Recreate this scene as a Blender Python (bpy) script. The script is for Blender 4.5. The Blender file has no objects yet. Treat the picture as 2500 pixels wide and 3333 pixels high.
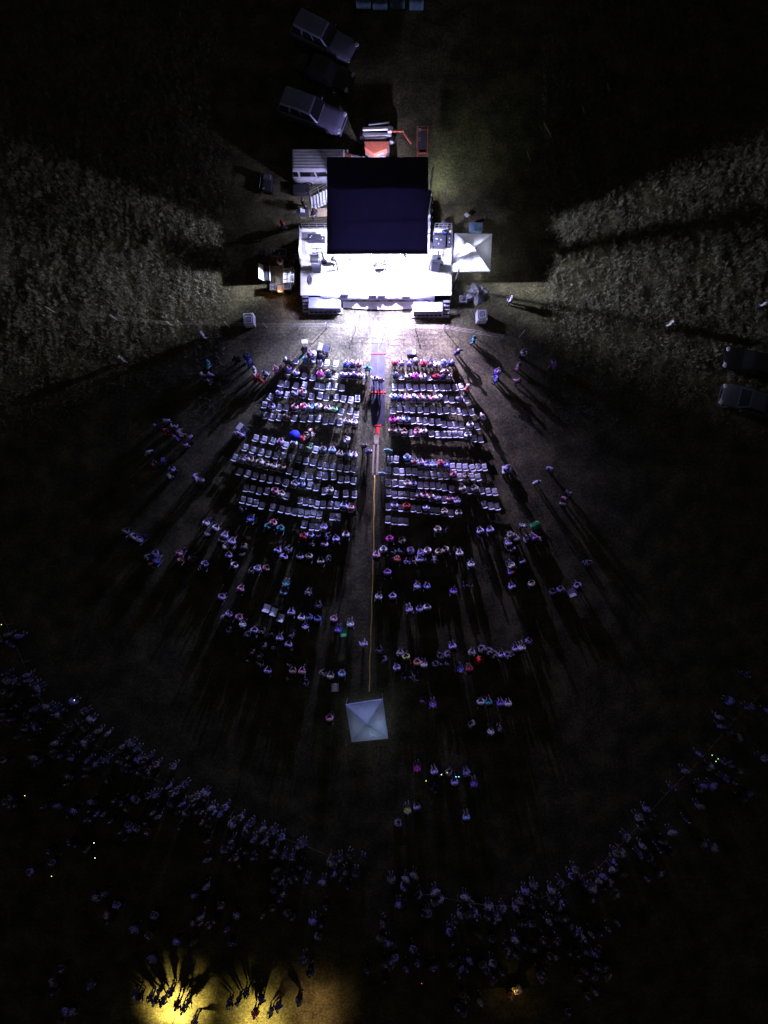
import bpy, math, random
import numpy as np
from mathutils import Vector, Matrix
random.seed(7); RNG = np.random.default_rng(7)
SC = bpy.context.scene; COL = SC.collection

# ------------------------------------------------------------------ camera, world, exposure
H = 54.0; FPX = 2240.0
cam = bpy.data.objects.new('camera', bpy.data.cameras.new('camera')); COL.objects.link(cam)
cam.location = (0, 0, H); cam.rotation_euler = (0, 0, 0)
cam.data.sensor_fit = 'VERTICAL'; cam.data.sensor_height = 36.0
cam.data.lens = 36.0 * FPX / 3333.0
cam.data.clip_start = 0.5; cam.data.clip_end = 500
SC.camera = cam
w = bpy.data.worlds.new('World'); SC.world = w; w.use_nodes = True
wn = w.node_tree; bg = wn.nodes['Background']
bg.inputs['Color'].default_value = (0.80, 0.80, 0.86, 1); bg.inputs['Strength'].default_value = 0.020
SC.view_settings.view_transform = 'Standard'; SC.view_settings.look = 'None'
SC.view_settings.exposure = 0.0; SC.view_settings.gamma = 1.0
SC.cycles.max_bounces = 4; SC.cycles.diffuse_bounces = 2; SC.cycles.glossy_bounces = 2
SC.cycles.sample_clamp_indirect = 4.0
KEY = (0.34, 0.35, 1.0)

def P(px, py, z=0.0):
    k = (H - z) / FPX
    return Vector(((px - 1250.0) * k, (1666.5 - py) * k, z))

def lamp(name, loc, energy, color, parent, radius=0.12, kind='POINT', aim=None, size=2.0, blend=0.6):
    L = bpy.data.lights.new(name, kind); L.energy = energy; L.color = color
    L.shadow_soft_size = radius
    o = bpy.data.objects.new(name, L); COL.objects.link(o)
    if kind == 'SPOT':
        L.spot_size = size; L.spot_blend = blend
    if aim is not None:
        o.rotation_euler = (Vector(aim) - Vector(loc)).to_track_quat('-Z', 'Y').to_euler()
    o.location = loc
    if parent is not None:
        o.parent = parent; o.matrix_parent_inverse = parent.matrix_world.inverted() if False else Matrix()
        o.location = Vector(loc) - parent.location
    return o

# ------------------------------------------------------------------ materials
def mat(name, col, rough=0.7, metal=0.0, noise=0.0, scale=6.0, spec=0.4, objcol=False, emis=None, estr=0.0, bump=0.0, trans=0.0, coat=0.0):
    m = bpy.data.materials.new(name); m.use_nodes = True
    n = m.node_tree; b = n.nodes['Principled BSDF']
    b.inputs['Base Color'].default_value = (*col, 1); b.inputs['Roughness'].default_value = rough
    b.inputs['Metallic'].default_value = metal
    b.inputs['Specular IOR Level'].default_value = spec
    if coat: b.inputs['Coat Weight'].default_value = coat; b.inputs['Coat Roughness'].default_value = 0.08
    src = None
    if objcol:
        oi = n.nodes.new('ShaderNodeObjectInfo'); src = oi.outputs['Color']
    if noise > 0:
        tc = n.nodes.new('ShaderNodeTexCoord'); nz = n.nodes.new('ShaderNodeTexNoise')
        nz.inputs['Scale'].default_value = scale; nz.inputs['Detail'].default_value = 5
        n.links.new(tc.outputs['Object'], nz.inputs['Vector'])
        mr = n.nodes.new('ShaderNodeMapRange'); mr.inputs['From Min'].default_value = 0.3; mr.inputs['From Max'].default_value = 0.7
        mr.inputs['To Min'].default_value = 1 - noise; mr.inputs['To Max'].default_value = 1 + noise * 0.5
        n.links.new(nz.outputs['Fac'], mr.inputs['Value'])
        mx = n.nodes.new('ShaderNodeMix'); mx.data_type = 'RGBA'; mx.blend_type = 'MULTIPLY'; mx.inputs[0].default_value = 1
        if src is not None: n.links.new(src, mx.inputs[6])
        else: mx.inputs[6].default_value = (*col, 1)
        n.links.new(mr.outputs['Result'], mx.inputs[7]); src = mx.outputs[2]
        if bump:
            bp = n.nodes.new('ShaderNodeBump'); bp.inputs['Strength'].default_value = bump; bp.inputs['Distance'].default_value = 0.05
            n.links.new(nz.outputs['Fac'], bp.inputs['Height']); n.links.new(bp.outputs['Normal'], b.inputs['Normal'])
    if src is not None: n.links.new(src, b.inputs['Base Color'])
    if emis is not None:
        b.inputs['Emission Color'].default_value = (*emis, 1); b.inputs['Emission Strength'].default_value = estr
    if trans:
        tr = n.nodes.new('ShaderNodeBsdfTranslucent'); tr.inputs['Color'].default_value = (*[min(1, c * 1.2) for c in col], 1)
        ms = n.nodes.new('ShaderNodeMixShader'); ms.inputs[0].default_value = trans
        n.links.new(b.outputs[0], ms.inputs[1]); n.links.new(tr.outputs[0], ms.inputs[2])
        n.links.new(ms.outputs[0], n.nodes['Material Output'].inputs['Surface'])
    return m

M = dict(
    chair=mat('chair_plastic', (0.62, 0.62, 0.66), 0.45, noise=0.25, scale=14),
    chairleg=mat('chair_leg_metal', (0.30, 0.30, 0.32), 0.4, 0.6, noise=0.2),
    cloth=mat('cloth', (0.5, 0.5, 0.5), 0.85, objcol=True, noise=0.45, scale=9, bump=0.6),
    pants=mat('trouser_cloth', (0.05, 0.06, 0.1), 0.85, objcol=True, noise=0.3, scale=12),
    skin=mat('skin', (0.5, 0.33, 0.25), 0.55, objcol=True),
    hair=mat('hair', (0.03, 0.02, 0.015), 0.6, objcol=True, noise=0.4, scale=40),
    white=mat('white_vinyl', (0.78, 0.78, 0.78), 0.55, noise=0.12, scale=2.5, bump=0.3),
    lidw=mat('pale_lid', (0.30, 0.31, 0.36), 0.6, noise=0.2, scale=3),
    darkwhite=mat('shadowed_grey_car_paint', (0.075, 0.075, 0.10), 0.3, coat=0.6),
    deck=mat('deck_white', (0.78, 0.78, 0.80), 0.6, noise=0.1, scale=1.2),
    alu=mat('aluminium', (0.62, 0.62, 0.64), 0.35, 0.7, noise=0.15, scale=8),
    black=mat('black_paint', (0.018, 0.018, 0.022), 0.45, noise=0.3, scale=8),
    case=mat('black_case', (0.05, 0.05, 0.07), 0.5, noise=0.35, scale=10),
    grille=mat('speaker_grille', (0.11, 0.11, 0.14), 0.6, noise=0.3, scale=30),
    steel=mat('galvanised_steel', (0.42, 0.42, 0.44), 0.5, 0.4, noise=0.3, scale=10),
    orange=mat('orange_paint', (0.80, 0.22, 0.12), 0.5, noise=0.25, scale=5),
    rubber=mat('tyre_rubber', (0.03, 0.03, 0.03), 0.8, noise=0.3),
    wheelw=mat('pale_rim', (0.5, 0.5, 0.52), 0.5, noise=0.3),
    rim=mat('alloy_rim', (0.35, 0.35, 0.37), 0.35, 0.7),
    glass=mat('dark_glass', (0.01, 0.01, 0.014), 0.08, spec=0.7),
    silver=mat('silver_paint', (0.22, 0.22, 0.36), 0.32, 0.35, coat=0.6, noise=0.08, scale=3),
    blackcar=mat('black_car_paint', (0.008, 0.008, 0.01), 0.15, coat=1.0),
    vanw=mat('white_van_paint', (0.55, 0.54, 0.58), 0.4, noise=0.2, scale=3, coat=0.3),
    chrome=mat('chrome', (0.7, 0.7, 0.72), 0.15, 1.0),
    lamp=mat('headlight_lens', (0.75, 0.75, 0.8), 0.08, spec=0.9),
    matr=mat('rubber_matting', (0.042, 0.042, 0.058), 0.6, noise=0.5, scale=1.6, bump=0.2),
    red=mat('red_plastic', (0.75, 0.035, 0.03), 0.5, noise=0.25, scale=9),
    wood=mat('bare_wood', (0.36, 0.28, 0.17), 0.75, noise=0.4, scale=7),
    dwood=mat('brown_panel', (0.20, 0.13, 0.075), 0.75, noise=0.35, scale=5),
    hose=mat('yellow_hose', (0.80, 0.52, 0.13), 0.6, noise=0.35, scale=3),
    rope=mat('pale_rope', (0.62, 0.58, 0.42), 0.8, noise=0.3, scale=3),
    post=mat('fence_post', (0.42, 0.36, 0.33), 0.75, noise=0.35, scale=10),
    tarp=mat('grey_tarp', (0.15, 0.15, 0.17), 0.55, noise=0.4, scale=4, bump=0.5),
    tarpb=mat('blue_tarp', (0.13, 0.20, 0.30), 0.6, noise=0.3, scale=4),
    skirt=mat('pale_skirt', (0.42, 0.42, 0.50), 0.7, noise=0.35, scale=6, bump=0.6),
    drape=mat('black_drape', (0.006, 0.006, 0.008), 0.95, noise=0.3, scale=6, spec=0.0),
    cable=mat('black_cable', (0.03, 0.03, 0.04), 0.6),
    green=mat('green_cloth', (0.06, 0.42, 0.13), 0.7, noise=0.3, scale=6),
    blue=mat('blue_cloth', (0.02, 0.03, 0.55), 0.7, noise=0.3, scale=6),
    magenta=mat('magenta_cloth', (0.8, 0.03, 0.5), 0.6, noise=0.2, scale=6),
    loo=mat('portable_toilet_plastic', (0.17, 0.30, 0.40), 0.5, noise=0.25, scale=4),
    carpet=mat('brown_mat', (0.22, 0.18, 0.12), 0.9, noise=0.4, scale=4),
    yellow=mat('yellow_board', (0.45, 0.42, 0.12), 0.6, noise=0.2),
    dk=mat('dark_canvas', (0.03, 0.03, 0.045), 0.8, noise=0.3, scale=8),
)
def canopy_mat(name, col, trans, tcol):
    m = mat(name, col, 0.6, noise=0.35, scale=1.3, trans=trans)
    [x for x in m.node_tree.nodes if x.type == 'BSDF_TRANSLUCENT'][0].inputs['Color'].default_value = (*tcol, 1)
    return m
M['roof'] = canopy_mat('dark_roof_fabric', (0.020, 0.016, 0.045), 0.010, (0.42, 0.32, 1.0))
M['tent'] = canopy_mat('white_canopy_fabric', (0.60, 0.60, 0.64), 0.35, (0.7, 0.7, 0.75))
M['fohtent'] = canopy_mat('pale_blue_canopy_fabric', (0.62, 0.70, 0.90), 0.45, (0.7, 0.8, 1.0))
def emat(name, col, s): return mat(name, col, 0.5, emis=col, estr=s)
M['e_white'] = emat('white_led', (0.9, 0.92, 1.0), 40)
M['e_warm'] = emat('warm_bulb', (1.0, 0.55, 0.18), 25)
M['e_yel'] = emat('yellow_bulb', (1.0, 0.72, 0.25), 40)
M['e_green'] = emat('green_led', (0.5, 1.0, 0.25), 2.5)
M['e_cyan'] = emat('cyan_led', (0.15, 0.7, 1.0), 6)
M['e_phone'] = emat('phone_light', (0.95, 0.97, 1.0), 4)
M['e_ygl'] = emat('yellow_green_light', (0.75, 1.0, 0.15), 3)
M['e_red'] = emat('red_led', (1.0, 0.06, 0.08), 2)

# ------------------------------------------------------------------ mesh builder
def rotm(rx=0, ry=0, rz=0):
    return np.array(Matrix.Rotation(rz, 3, 'Z') @ Matrix.Rotation(ry, 3, 'Y') @ Matrix.Rotation(rx, 3, 'X'))
class MB:
    def __init__(s): s.v = []; s.f = []
    def add(s, vs, fs):
        n = len(s.v); s.v += [tuple(map(float, q)) for q in vs]; s.f += [tuple(n + i for i in f) for f in fs]; return s
    def box(s, c, d, rx=0, ry=0, rz=0, taper=1.0):
        R = rotm(rx, ry, rz); c = np.array(c, float); hx, hy, hz = d[0] / 2, d[1] / 2, d[2] / 2
        vs = []
        for z in (-1, 1):
            t = taper if z > 0 else 1
            for x, y in ((-1, -1), (1, -1), (1, 1), (-1, 1)):
                vs.append(c + R @ np.array((x * hx * t, y * hy * t, z * hz)))
        return s.add(vs, [(0, 3, 2, 1), (4, 5, 6, 7), (0, 1, 5, 4), (1, 2, 6, 5), (2, 3, 7, 6), (3, 0, 4, 7)])
    def tube(s, pts, r, n=8, cap=True, r2=None):
        pts = [np.array(p, float) for p in pts]; rings = []
        for i, p in enumerate(pts):
            a = pts[max(0, i - 1)]; b = pts[min(len(pts) - 1, i + 1)]; d = b - a; d /= (np.linalg.norm(d) + 1e-9)
            u = np.cross(d, (0, 0, 1.0)) if abs(d[2]) < 0.95 else np.cross(d, (1.0, 0, 0)); u /= np.linalg.norm(u); v = np.cross(d, u)
            rr = r if r2 is None else r + (r2 - r) * i / (len(pts) - 1)
            rings.append([p + rr * (math.cos(2 * math.pi * k / n) * u + math.sin(2 * math.pi * k / n) * v) for k in range(n)])
        vs = [q for R in rings for q in R]; fs = []
        for i in range(len(rings) - 1):
            for k in range(n):
                fs.append((i * n + k, i * n + (k + 1) % n, (i + 1) * n + (k + 1) % n, (i + 1) * n + k))
        if cap:
            fs.append(tuple(range(n - 1, -1, -1))); fs.append(tuple((len(rings) - 1) * n + k for k in range(n)))
        return s.add(vs, fs)
    def ell(s, c, r, n=10, m=6, z0=-1.0, rot=None):
        vs = []; fs = []; R = np.eye(3) if rot is None else rot
        a0 = math.asin(z0)
        for i in range(m + 1):
            a = a0 + (math.pi / 2 - a0) * i / m
            for k in range(n):
                b = 2 * math.pi * k / n
                vs.append(np.array(c) + R @ np.array((r[0] * math.cos(a) * math.cos(b), r[1] * math.cos(a) * math.sin(b), r[2] * math.sin(a))))
        for i in range(m):
            for k in range(n): fs.append((i * n + k, i * n + (k + 1) % n, (i + 1) * n + (k + 1) % n, (i + 1) * n + k))
        if z0 > -1: fs.append(tuple(range(n - 1, -1, -1)))
        return s.add(vs, fs)
    def prism(s, poly, z0, z1):
        n = len(poly); vs = [(x, y, z0) for x, y in poly] + [(x, y, z1) for x, y in poly]
        fs = [tuple(range(n - 1, -1, -1)), tuple(range(n, 2 * n))] + [(i, (i + 1) % n, n + (i + 1) % n, n + i) for i in range(n)]
        return s.add(vs, fs)
    def mesh(s, name):
        me = bpy.data.meshes.new(name); me.from_pydata(s.v, [], s.f); me.validate(); me.update(); return me
    def build(s, name, m, parent=None, bevel=0, smooth=False, seg=2):
        me = s.mesh(name); me.materials.append(M[m] if isinstance(m, str) else m)
        if smooth: me.polygons.foreach_set('use_smooth', [True] * len(me.polygons))
        o = bpy.data.objects.new(name, me); COL.objects.link(o)
        if parent is not None: o.parent = parent
        if bevel:
            b = o.modifiers.new('bevel', 'BEVEL'); b.width = bevel; b.segments = seg; b.limit_method = 'ANGLE'
        return o
def tag(o, label, cat, group=None, kind=None):
    if label: o['label'] = label
    if cat: o['category'] = cat
    if group: o['group'] = group
    if kind: o['kind'] = kind
    return o
def empty(name, loc, rz=0, label=None, cat=None, group=None):
    o = bpy.data.objects.new(name, None); COL.objects.link(o); o.location = loc; o.rotation_euler = (0, 0, rz)
    o.empty_display_size = 0.2
    return tag(o, label, cat, group)
def copytree(o, parent=None):
    c = o.copy(); COL.objects.link(c)
    if parent is not None: c.parent = parent
    for ch in list(o.children): copytree(ch, c)
    return c
def ordn(n):
    return f"{n}{'th' if 10 <= n % 100 <= 20 else {1: 'st', 2: 'nd', 3: 'rd'}.get(n % 10, 'th')}"

# ------------------------------------------------------------------ ground
def ground():
    N = 240; S = 110.0
    xs = np.linspace(-S, S, N); X, Y = np.meshgrid(xs, xs)
    Z = 0.05 * np.sin(X * 0.31 + 1.3 * np.sin(Y * 0.17)) * np.cos(Y * 0.23 + 0.7) * np.clip((np.hypot(X, Y) - 24) / 20, 0, 1)
    v = np.stack([X, Y, Z], -1).reshape(-1, 3)
    i = np.arange(N * N).reshape(N, N)
    f = np.stack([i[:-1, :-1], i[:-1, 1:], i[1:, 1:], i[1:, :-1]], -1).reshape(-1, 4)
    me = bpy.data.meshes.new('ground'); me.from_pydata(v.tolist(), [], f.tolist())
    m = bpy.data.materials.new('mown_grass'); m.use_nodes = True; n = m.node_tree; L = n.links; b = n.nodes['Principled BSDF']
    tc = n.nodes.new('ShaderNodeTexCoord')
    def noise(sc, det, rough=0.6):
        z = n.nodes.new('ShaderNodeTexNoise'); z.inputs['Scale'].default_value = sc; z.inputs['Detail'].default_value = det
        z.inputs['Roughness'].default_value = rough; L.new(tc.outputs['Object'], z.inputs['Vector']); return z
    n1 = noise(0.55, 6); n2 = noise(5.5, 8, 0.7); n3 = noise(22, 3, 0.7)
    r1 = n.nodes.new('ShaderNodeValToRGB'); e = r1.color_ramp.elements
    e[0].position = 0.39; e[0].color = (0.032, 0.030, 0.017, 1); e[1].position = 0.63; e[1].color = (0.20, 0.178, 0.085, 1)
    q = r1.color_ramp.elements.new(0.5); q.color = (0.082, 0.075, 0.043, 1)
    ad = n.nodes.new('ShaderNodeMath'); ad.operation = 'ADD'; m1 = n.nodes.new('ShaderNodeMath'); m1.operation = 'MULTIPLY'; m1.inputs[1].default_value = 0.45
    m2 = n.nodes.new('ShaderNodeMath'); m2.operation = 'MULTIPLY'; m2.inputs[1].default_value = 0.55
    L.new(n1.outputs['Fac'], m1.inputs[0]); L.new(n2.outputs['Fac'], m2.inputs[0]); L.new(m1.outputs[0], ad.inputs[0]); L.new(m2.outputs[0], ad.inputs[1])
    L.new(ad.outputs[0], r1.inputs['Fac']); L.new(r1.outputs['Color'], b.inputs['Base Color'])
    b.inputs['Roughness'].default_value = 0.95; b.inputs['Specular IOR Level'].default_value = 0.1
    hh = n.nodes.new('ShaderNodeMath'); hh.operation = 'ADD'; L.new(n2.outputs['Fac'], hh.inputs[0]); L.new(n3.outputs['Fac'], hh.inputs[1])
    bp = n.nodes.new('ShaderNodeBump'); bp.inputs['Strength'].default_value = 0.35; bp.inputs['Distance'].default_value = 0.06
    L.new(hh.outputs[0], bp.inputs['Height']); L.new(bp.outputs['Normal'], b.inputs['Normal'])
    me.materials.append(m); me.polygons.foreach_set('use_smooth', [True] * len(me.polygons))
    o = bpy.data.objects.new('ground', me); COL.objects.link(o); tag(o, 'mown grass field lit only around the stage', 'ground', kind='structure')
ground()

# vectorised value noise for grass patches
_G = RNG.random((256, 256))
def vnoise(x, y, s):
    x = x / s; y = y / s; xi = np.floor(x).astype(int); yi = np.floor(y).astype(int); fx = x - xi; fy = y - yi
    fx = fx * fx * (3 - 2 * fx); fy = fy * fy * (3 - 2 * fy)
    g = lambda a, b: _G[a % 256, b % 256]
    return (g(xi, yi) * (1 - fx) * (1 - fy) + g(xi + 1, yi) * fx * (1 - fy) + g(xi, yi + 1) * (1 - fx) * fy + g(xi + 1, yi + 1) * fx * fy)
def grass():
    K = 900000
    x = RNG.uniform(-36, 36, K); y = RNG.uniform(-8, 42, K)
    n = 0.26 * vnoise(x, y, 1.3) + 0.40 * vnoise((x + 50) / .22, (y + .3 * x) / .62, 1.0) + 0.34 * vnoise(x, y + 90, 0.15)
    n2 = vnoise(x + 13, y + 31, 3.5)
    edge = 12.2 + 1.0 * (vnoise(x, y, 2.2) - 0.5)
    side = np.clip((np.abs(x) - edge) / 1.2, 0, 1)
    south = np.clip((y - 5) / 9.0, 0, 1)
    dens = side * south * np.clip((n * 0.8 + n2 * 0.35 - 0.36) * 4.5, 0, 1)
    keep = RNG.random(K) < dens
    x = x[keep]; y = y[keep]; n = n[keep]; h = (0.10 + 0.85 * np.clip(n - 0.34, 0, 1)) * RNG.uniform(0.6, 1.3, len(x)) * (0.5 + 0.5 * south[keep])
    K2 = 150000; x2 = RNG.uniform(-13.5, 13.5, K2); y2 = RNG.uniform(-6, 33, K2)
    m2 = 0.6 * vnoise(x2 + 7, y2, 0.8) + 0.4 * vnoise(x2, y2 + 40, 0.3)
    k2 = (RNG.random(K2) < np.clip((m2 - .38) * 4, 0, 1)) & ~((x2 > -6.5) & (x2 < 5.3) & (y2 > 16.4) & (y2 < 24.9)) & ~((np.abs(x2 + .47) < .62) & (y2 > 6.7) & (y2 < 15.1))
    x = np.concatenate([x, x2[k2]]); y = np.concatenate([y, y2[k2]]); h = np.concatenate([h, RNG.uniform(.03, .085, k2.sum())])
    T = len(x); V = []; F = []
    B = 3
    ang = RNG.uniform(0, 2 * math.pi, (T, B)); lean = RNG.uniform(0.05, 0.45, (T, B)); wd = RNG.uniform(0.004, 0.011, (T, B))
    ox = RNG.normal(0, 0.05, (T, B)); oy = RNG.normal(0, 0.05, (T, B))
    bx = x[:, None] + ox; by = y[:, None] + oy; hh = h[:, None] * RNG.uniform(0.7, 1.1, (T, B))
    dx = np.cos(ang); dy = np.sin(ang)
    p0 = np.stack([bx - dy * wd, by + dx * wd, np.zeros_like(bx)], -1)
    p1 = np.stack([bx + dy * wd, by - dx * wd, np.zeros_like(bx)], -1)
    p2 = np.stack([bx + dx * lean * hh, by + dy * lean * hh, hh], -1)
    v = np.stack([p0, p1, p2], 2).reshape(-1, 3); f = np.arange(len(v)).reshape(-1, 3)
    me = bpy.data.meshes.new('tall_grass'); me.vertices.add(len(v)); me.vertices.foreach_set('co', v.ravel().astype(np.float32))
    me.loops.add(f.size); me.loops.foreach_set('vertex_index', f.ravel().astype(np.int32))
    me.polygons.add(len(f)); me.polygons.foreach_set('loop_start', (np.arange(len(f)) * 3).astype(np.int32))
    me.polygons.foreach_set('material_index', RNG.choice(4, len(f) // B, p=(0.45, 0.3, 0.17, 0.08)).repeat(B).astype(np.int32))
    me.update(calc_edges=True)
    for nm, c in (('dry_blades', (0.30, 0.27, 0.18)), ('green_blades', (0.12, 0.14, 0.085)), ('pale_blades', (0.60, 0.56, 0.44)), ('brown_blades', (0.10, 0.075, 0.06))):
        me.materials.append(mat(nm, c, 0.85, spec=0.15))
    o = bpy.data.objects.new('tall_grass', me); COL.objects.link(o)
    tag(o, 'rough unmown grass at both sides of the stage', 'grass', kind='stuff')
grass()

# ------------------------------------------------------------------ stage
DZ = 1.2
def stage():
    t = empty('stage', (0, 19.2, 0), 0, 'white decked concert stage under a dark flat roof with side wings', 'stage')
    O = Vector((0, -19.2, 0))
    def L(mb, name, m, **k):
        mb.v = [(a, b - 19.2, c) for a, b, c in mb.v]; return mb.build(name, m, t, **k)
    x0, x1 = -6.4, 5.18; yf = 16.62; yw = 21.75; yb = 24.4
    # deck (centre deep bay, two shallower wings)
    mb = MB()
    mb.prism([(x0, yf), (x1, yf), (x1, yw), (3.75, yw), (3.75, yb), (-3.85, yb), (-3.85, yw), (x0, yw)], DZ - 0.10, DZ)
    d = L(mb, 'deck', 'deck', bevel=0.01)
    s = MB()
    for x in np.arange(x0 + 1.2, x1, 1.22): s.box((x, (yf + yw) / 2, DZ + 0.0015), (0.012, yw - yf - 0.1, 0.003))
    s.box(((x0 + x1) / 2, 18.9, DZ + 0.0016), (x1 - x0 - 0.1, 0.012, 0.003))
    L(s, 'deck_seam', 'steel')
    # skirt walls around
    mb = MB()
    for (ax, ay, bx, by) in ((x0 + .05, yf + .06, x0 + .05, yw - .06), (x1 - .05, yf + .06, x1 - .05, yw - .06), (x0 + .06, yf + .05, x1 - .06, yf + .05)):
        cx, cy = (ax + bx) / 2, (ay + by) / 2; mb.box((cx, cy, 0.55), (max(abs(ax - bx), .03), max(abs(ay - by), .03), 1.08))
    L(mb, 'skirt', 'drape')
    # support posts & roof posts
    for x in (-3.55, 3.45):
        for y in (18.6, 24.2):
            L(MB().tube([(x, y, 0.02), (x, y, 5.75)], 0.07, 10), 'roof_post', 'alu')
    for x in (-6.2, -3.0, 0, 3.0, 5.0):
        for y in (17.0, 21.4): L(MB().tube([(x, y, 0.0), (x, y, 1.08)], 0.04, 6), 'deck_leg', 'steel')
    # roof: three slightly overlapping fabric bays
    rx0 = P(1064, 0, 5.95).x; rx1 = P(1393, 0, 5.95).x; ry0 = P(0, 823, 5.95).y; ry1 = P(0, 511, 5.95).y
    mb = MB(); NY = 36; NX = 20; vs = []; fs = []
    for j in range(NY + 1):
        y = ry0 + (ry1 - ry0) * j / NY
        for i in range(NX + 1):
            x = rx0 + (rx1 - rx0) * i / NX
            z = 5.95 - 0.03 * abs(math.sin(3 * math.pi * j / NY)) ** .5 * 1 - 0.02 * math.sin(math.pi * i / NX)
            if j == 0: z -= 0.10
            vs.append((x + (0.02 if i == NX else 0) * j / NY, y, z))
    for j in range(NY):
        for i in range(NX): a = j * (NX + 1) + i; fs.append((a, a + 1, a + NX + 2, a + NX + 1))
    mb.add(vs, fs); rf = L(mb, 'roof', 'roof', smooth=True)
    fr = MB()
    for y in (ry0 + 0.12, (2 * ry0 + ry1) / 3, (ry0 + 2 * ry1) / 3, ry1 - 0.1):
        fr.tube([(rx0 + .1, y, 5.76), (rx1 - .1, y, 5.76)], 0.045, 6)
    for x in (rx0 + 0.12, rx1 - 0.12): fr.tube([(x, ry0 + .1, 5.74), (x, ry1 - .1, 5.74)], 0.045, 6)
    fm = L(fr, 'roof_frame', 'black')
    lip = MB().tube([(rx0 - .02, ry0 + .02, 5.82), (rx1 + .02, ry0 + .02, 5.80)], 0.06, 10)
    lp = L(lip, 'roof_edge_pipe', 'black')
    # backdrop + unseen side drapes, hung and cut to bound the side flood light
    mb = MB(); n = 46; vs = []
    for i in range(n + 1):
        x = -3.45 + 6.8 * i / n; yy = 22.6 + 0.06 * math.sin(i * 1.9); vs += [(x, yy, DZ + .02), (x, yy, 5.7)]
    mb.add(vs, [(2 * i, 2 * i + 2, 2 * i + 3, 2 * i + 1) for i in range(n)])
    o = L(mb, 'backdrop', 'drape'); q = o.modifiers.new('s', 'SOLIDIFY'); q.thickness = 0.02
    for x, ya, yb_ in ((-3.5, 18.73, 22.5), (3.42, 18.98, 22.5)):
        mb = MB(); n = 24; vs = []
        for i in range(n + 1): yy = ya + (yb_ - ya) * i / n; xx = x + .05 * math.sin(i * 1.9); vs += [(xx, yy, 3.75), (xx, yy, 5.65)]
        mb.add(vs, [(2 * i, 2 * i + 2, 2 * i + 3, 2 * i + 1) for i in range(n)])
        o = L(mb, 'light_block_drape', 'drape'); q = o.modifiers.new('s', 'SOLIDIFY'); q.thickness = 0.02
    # left white side screen up to 2.7 m on the wing
    mb = MB(); mb.box((-6.34, 20.1, 1.95), (0.05, 2.6, 1.5)); L(mb, 'side_screen', 'white')
    # wing guard rails
    for nm, xa, xb in (('l', -6.25, -3.95), ('r', 3.85, 5.12)):
        mb = MB()
        for z in (1.45, 1.85, 2.25): mb.tube([(xa, yw - .04, z), (xb, yw - .04, z)], 0.025, 6)
        for k in range(5): x = xa + (xb - xa) * k / 4; mb.tube([(x, yw - .04, DZ), (x, yw - .04, 2.27)], 0.022, 6)
        L(mb, 'guard_rail', 'alu')
    mb = MB()
    for z in (1.6, 2.15): mb.tube([(5.13, 18.2, z), (5.13, yw - .1, z)], 0.02, 6)
    for y in (18.2, 19.9, 21.6): mb.tube([(5.13, y, DZ), (5.13, y, 2.17)], 0.02, 6)
    L(mb, 'guard_rail', 'alu')
    # swagged front skirt
    mb = MB(); n = 120; vs = []; 
    for i in range(n + 1):
        u = i / n; x = -4.9 + 8.8 * u; s_ = abs(math.sin(u * math.pi * 9)); 
        vs += [(x, yf - 0.02, DZ - .02), (x, yf - 0.13 - 0.16 * s_, DZ - .10 - .1 * s_), (x, yf - 0.10 - 0.22 * (1 - s_), 0.25)]
    mb.add(vs, [f for i in range(n) for f in ((3 * i, 3 * i + 1, 3 * i + 4, 3 * i + 3), (3 * i + 1, 3 * i + 2, 3 * i + 5, 3 * i + 4))])
    o = L(mb, 'front_swag', 'skirt', smooth=True)
    mb = MB(); vs = []
    for i in range(41):
        u = i / 40; x = -3.2 + 6.6 * u; sag = 0.16 * math.sin(math.pi * u); vs += [(x, yf - .30, 0.62), (x, yf - .62 - sag, 0.16)]
    mb.add(vs, [(2 * i, 2 * i + 1, 2 * i + 3, 2 * i + 2) for i in range(40)])
    L(mb, 'white_valance', 'white', smooth=True)
    return t
stage()

# key lights on the front truss: real floods, the only strong lights of the place
def flood(x, y, z, energy, color, label, em='e_white', aim=None, size=None, blend=1.0, group=None, rad=.12):
    t = empty('stage_light', (x, y, z), 0, label, 'stage light', group)
    d = (Vector(aim) - t.location).normalized() if aim else Vector((0, 0, -1)); R = d.to_track_quat('-Z', 'Y').to_matrix()
    def tr(mb): mb.v = [tuple(R @ Vector(q)) for q in mb.v]; return mb
    tr(MB().box((0, 0, .12), (.34, .26, .2))).build('housing', 'black', t, bevel=.02); tr(MB().box((0, 0, .012), (.3, .22, .02))).build('lens', em, t)
    MB().tube([(-.2, 0, .05), (-.2, 0, .55), (.2, 0, .55), (.2, 0, .05)], .015, 6).build('yoke', 'black', t)
    lamp('lamp_glow', tuple(t.location + d * .03), energy, color, t, rad, 'SPOT' if aim else 'POINT', aim, size or 2, blend)
    return t
KE = 6800
flood(-2.4, 18.75, 5.0, KE, KEY, 'bright white flood left of centre under the roof front', aim=(-3.0, 4, 0), size=2.5, rad=.28)
flood(-0.7, 18.75, 5.0, KE * .8, KEY, 'bright white flood nearest the roof centre, front truss', aim=(-.5, 4, 0), size=2.5, rad=.28)
flood(1.0, 18.75, 5.0, KE, KEY, 'bright white flood right of centre under the roof front', aim=(2.2, 4, 0), size=2.5, rad=.28)
flood(-1.9, 19.0, 4.9, 7500, (0.62, 0.60, 1.0), 'left of two deck wash lights behind the front floods', aim=(-2.2, 18.7, 0), size=2.35, blend=.7, rad=.3)
flood(1.7, 19.0, 4.9, 7500, (0.62, 0.60, 1.0), 'right of two deck wash lights behind the front floods', aim=(2.0, 18.7, 0), size=2.35, blend=.7, rad=.3)
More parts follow.
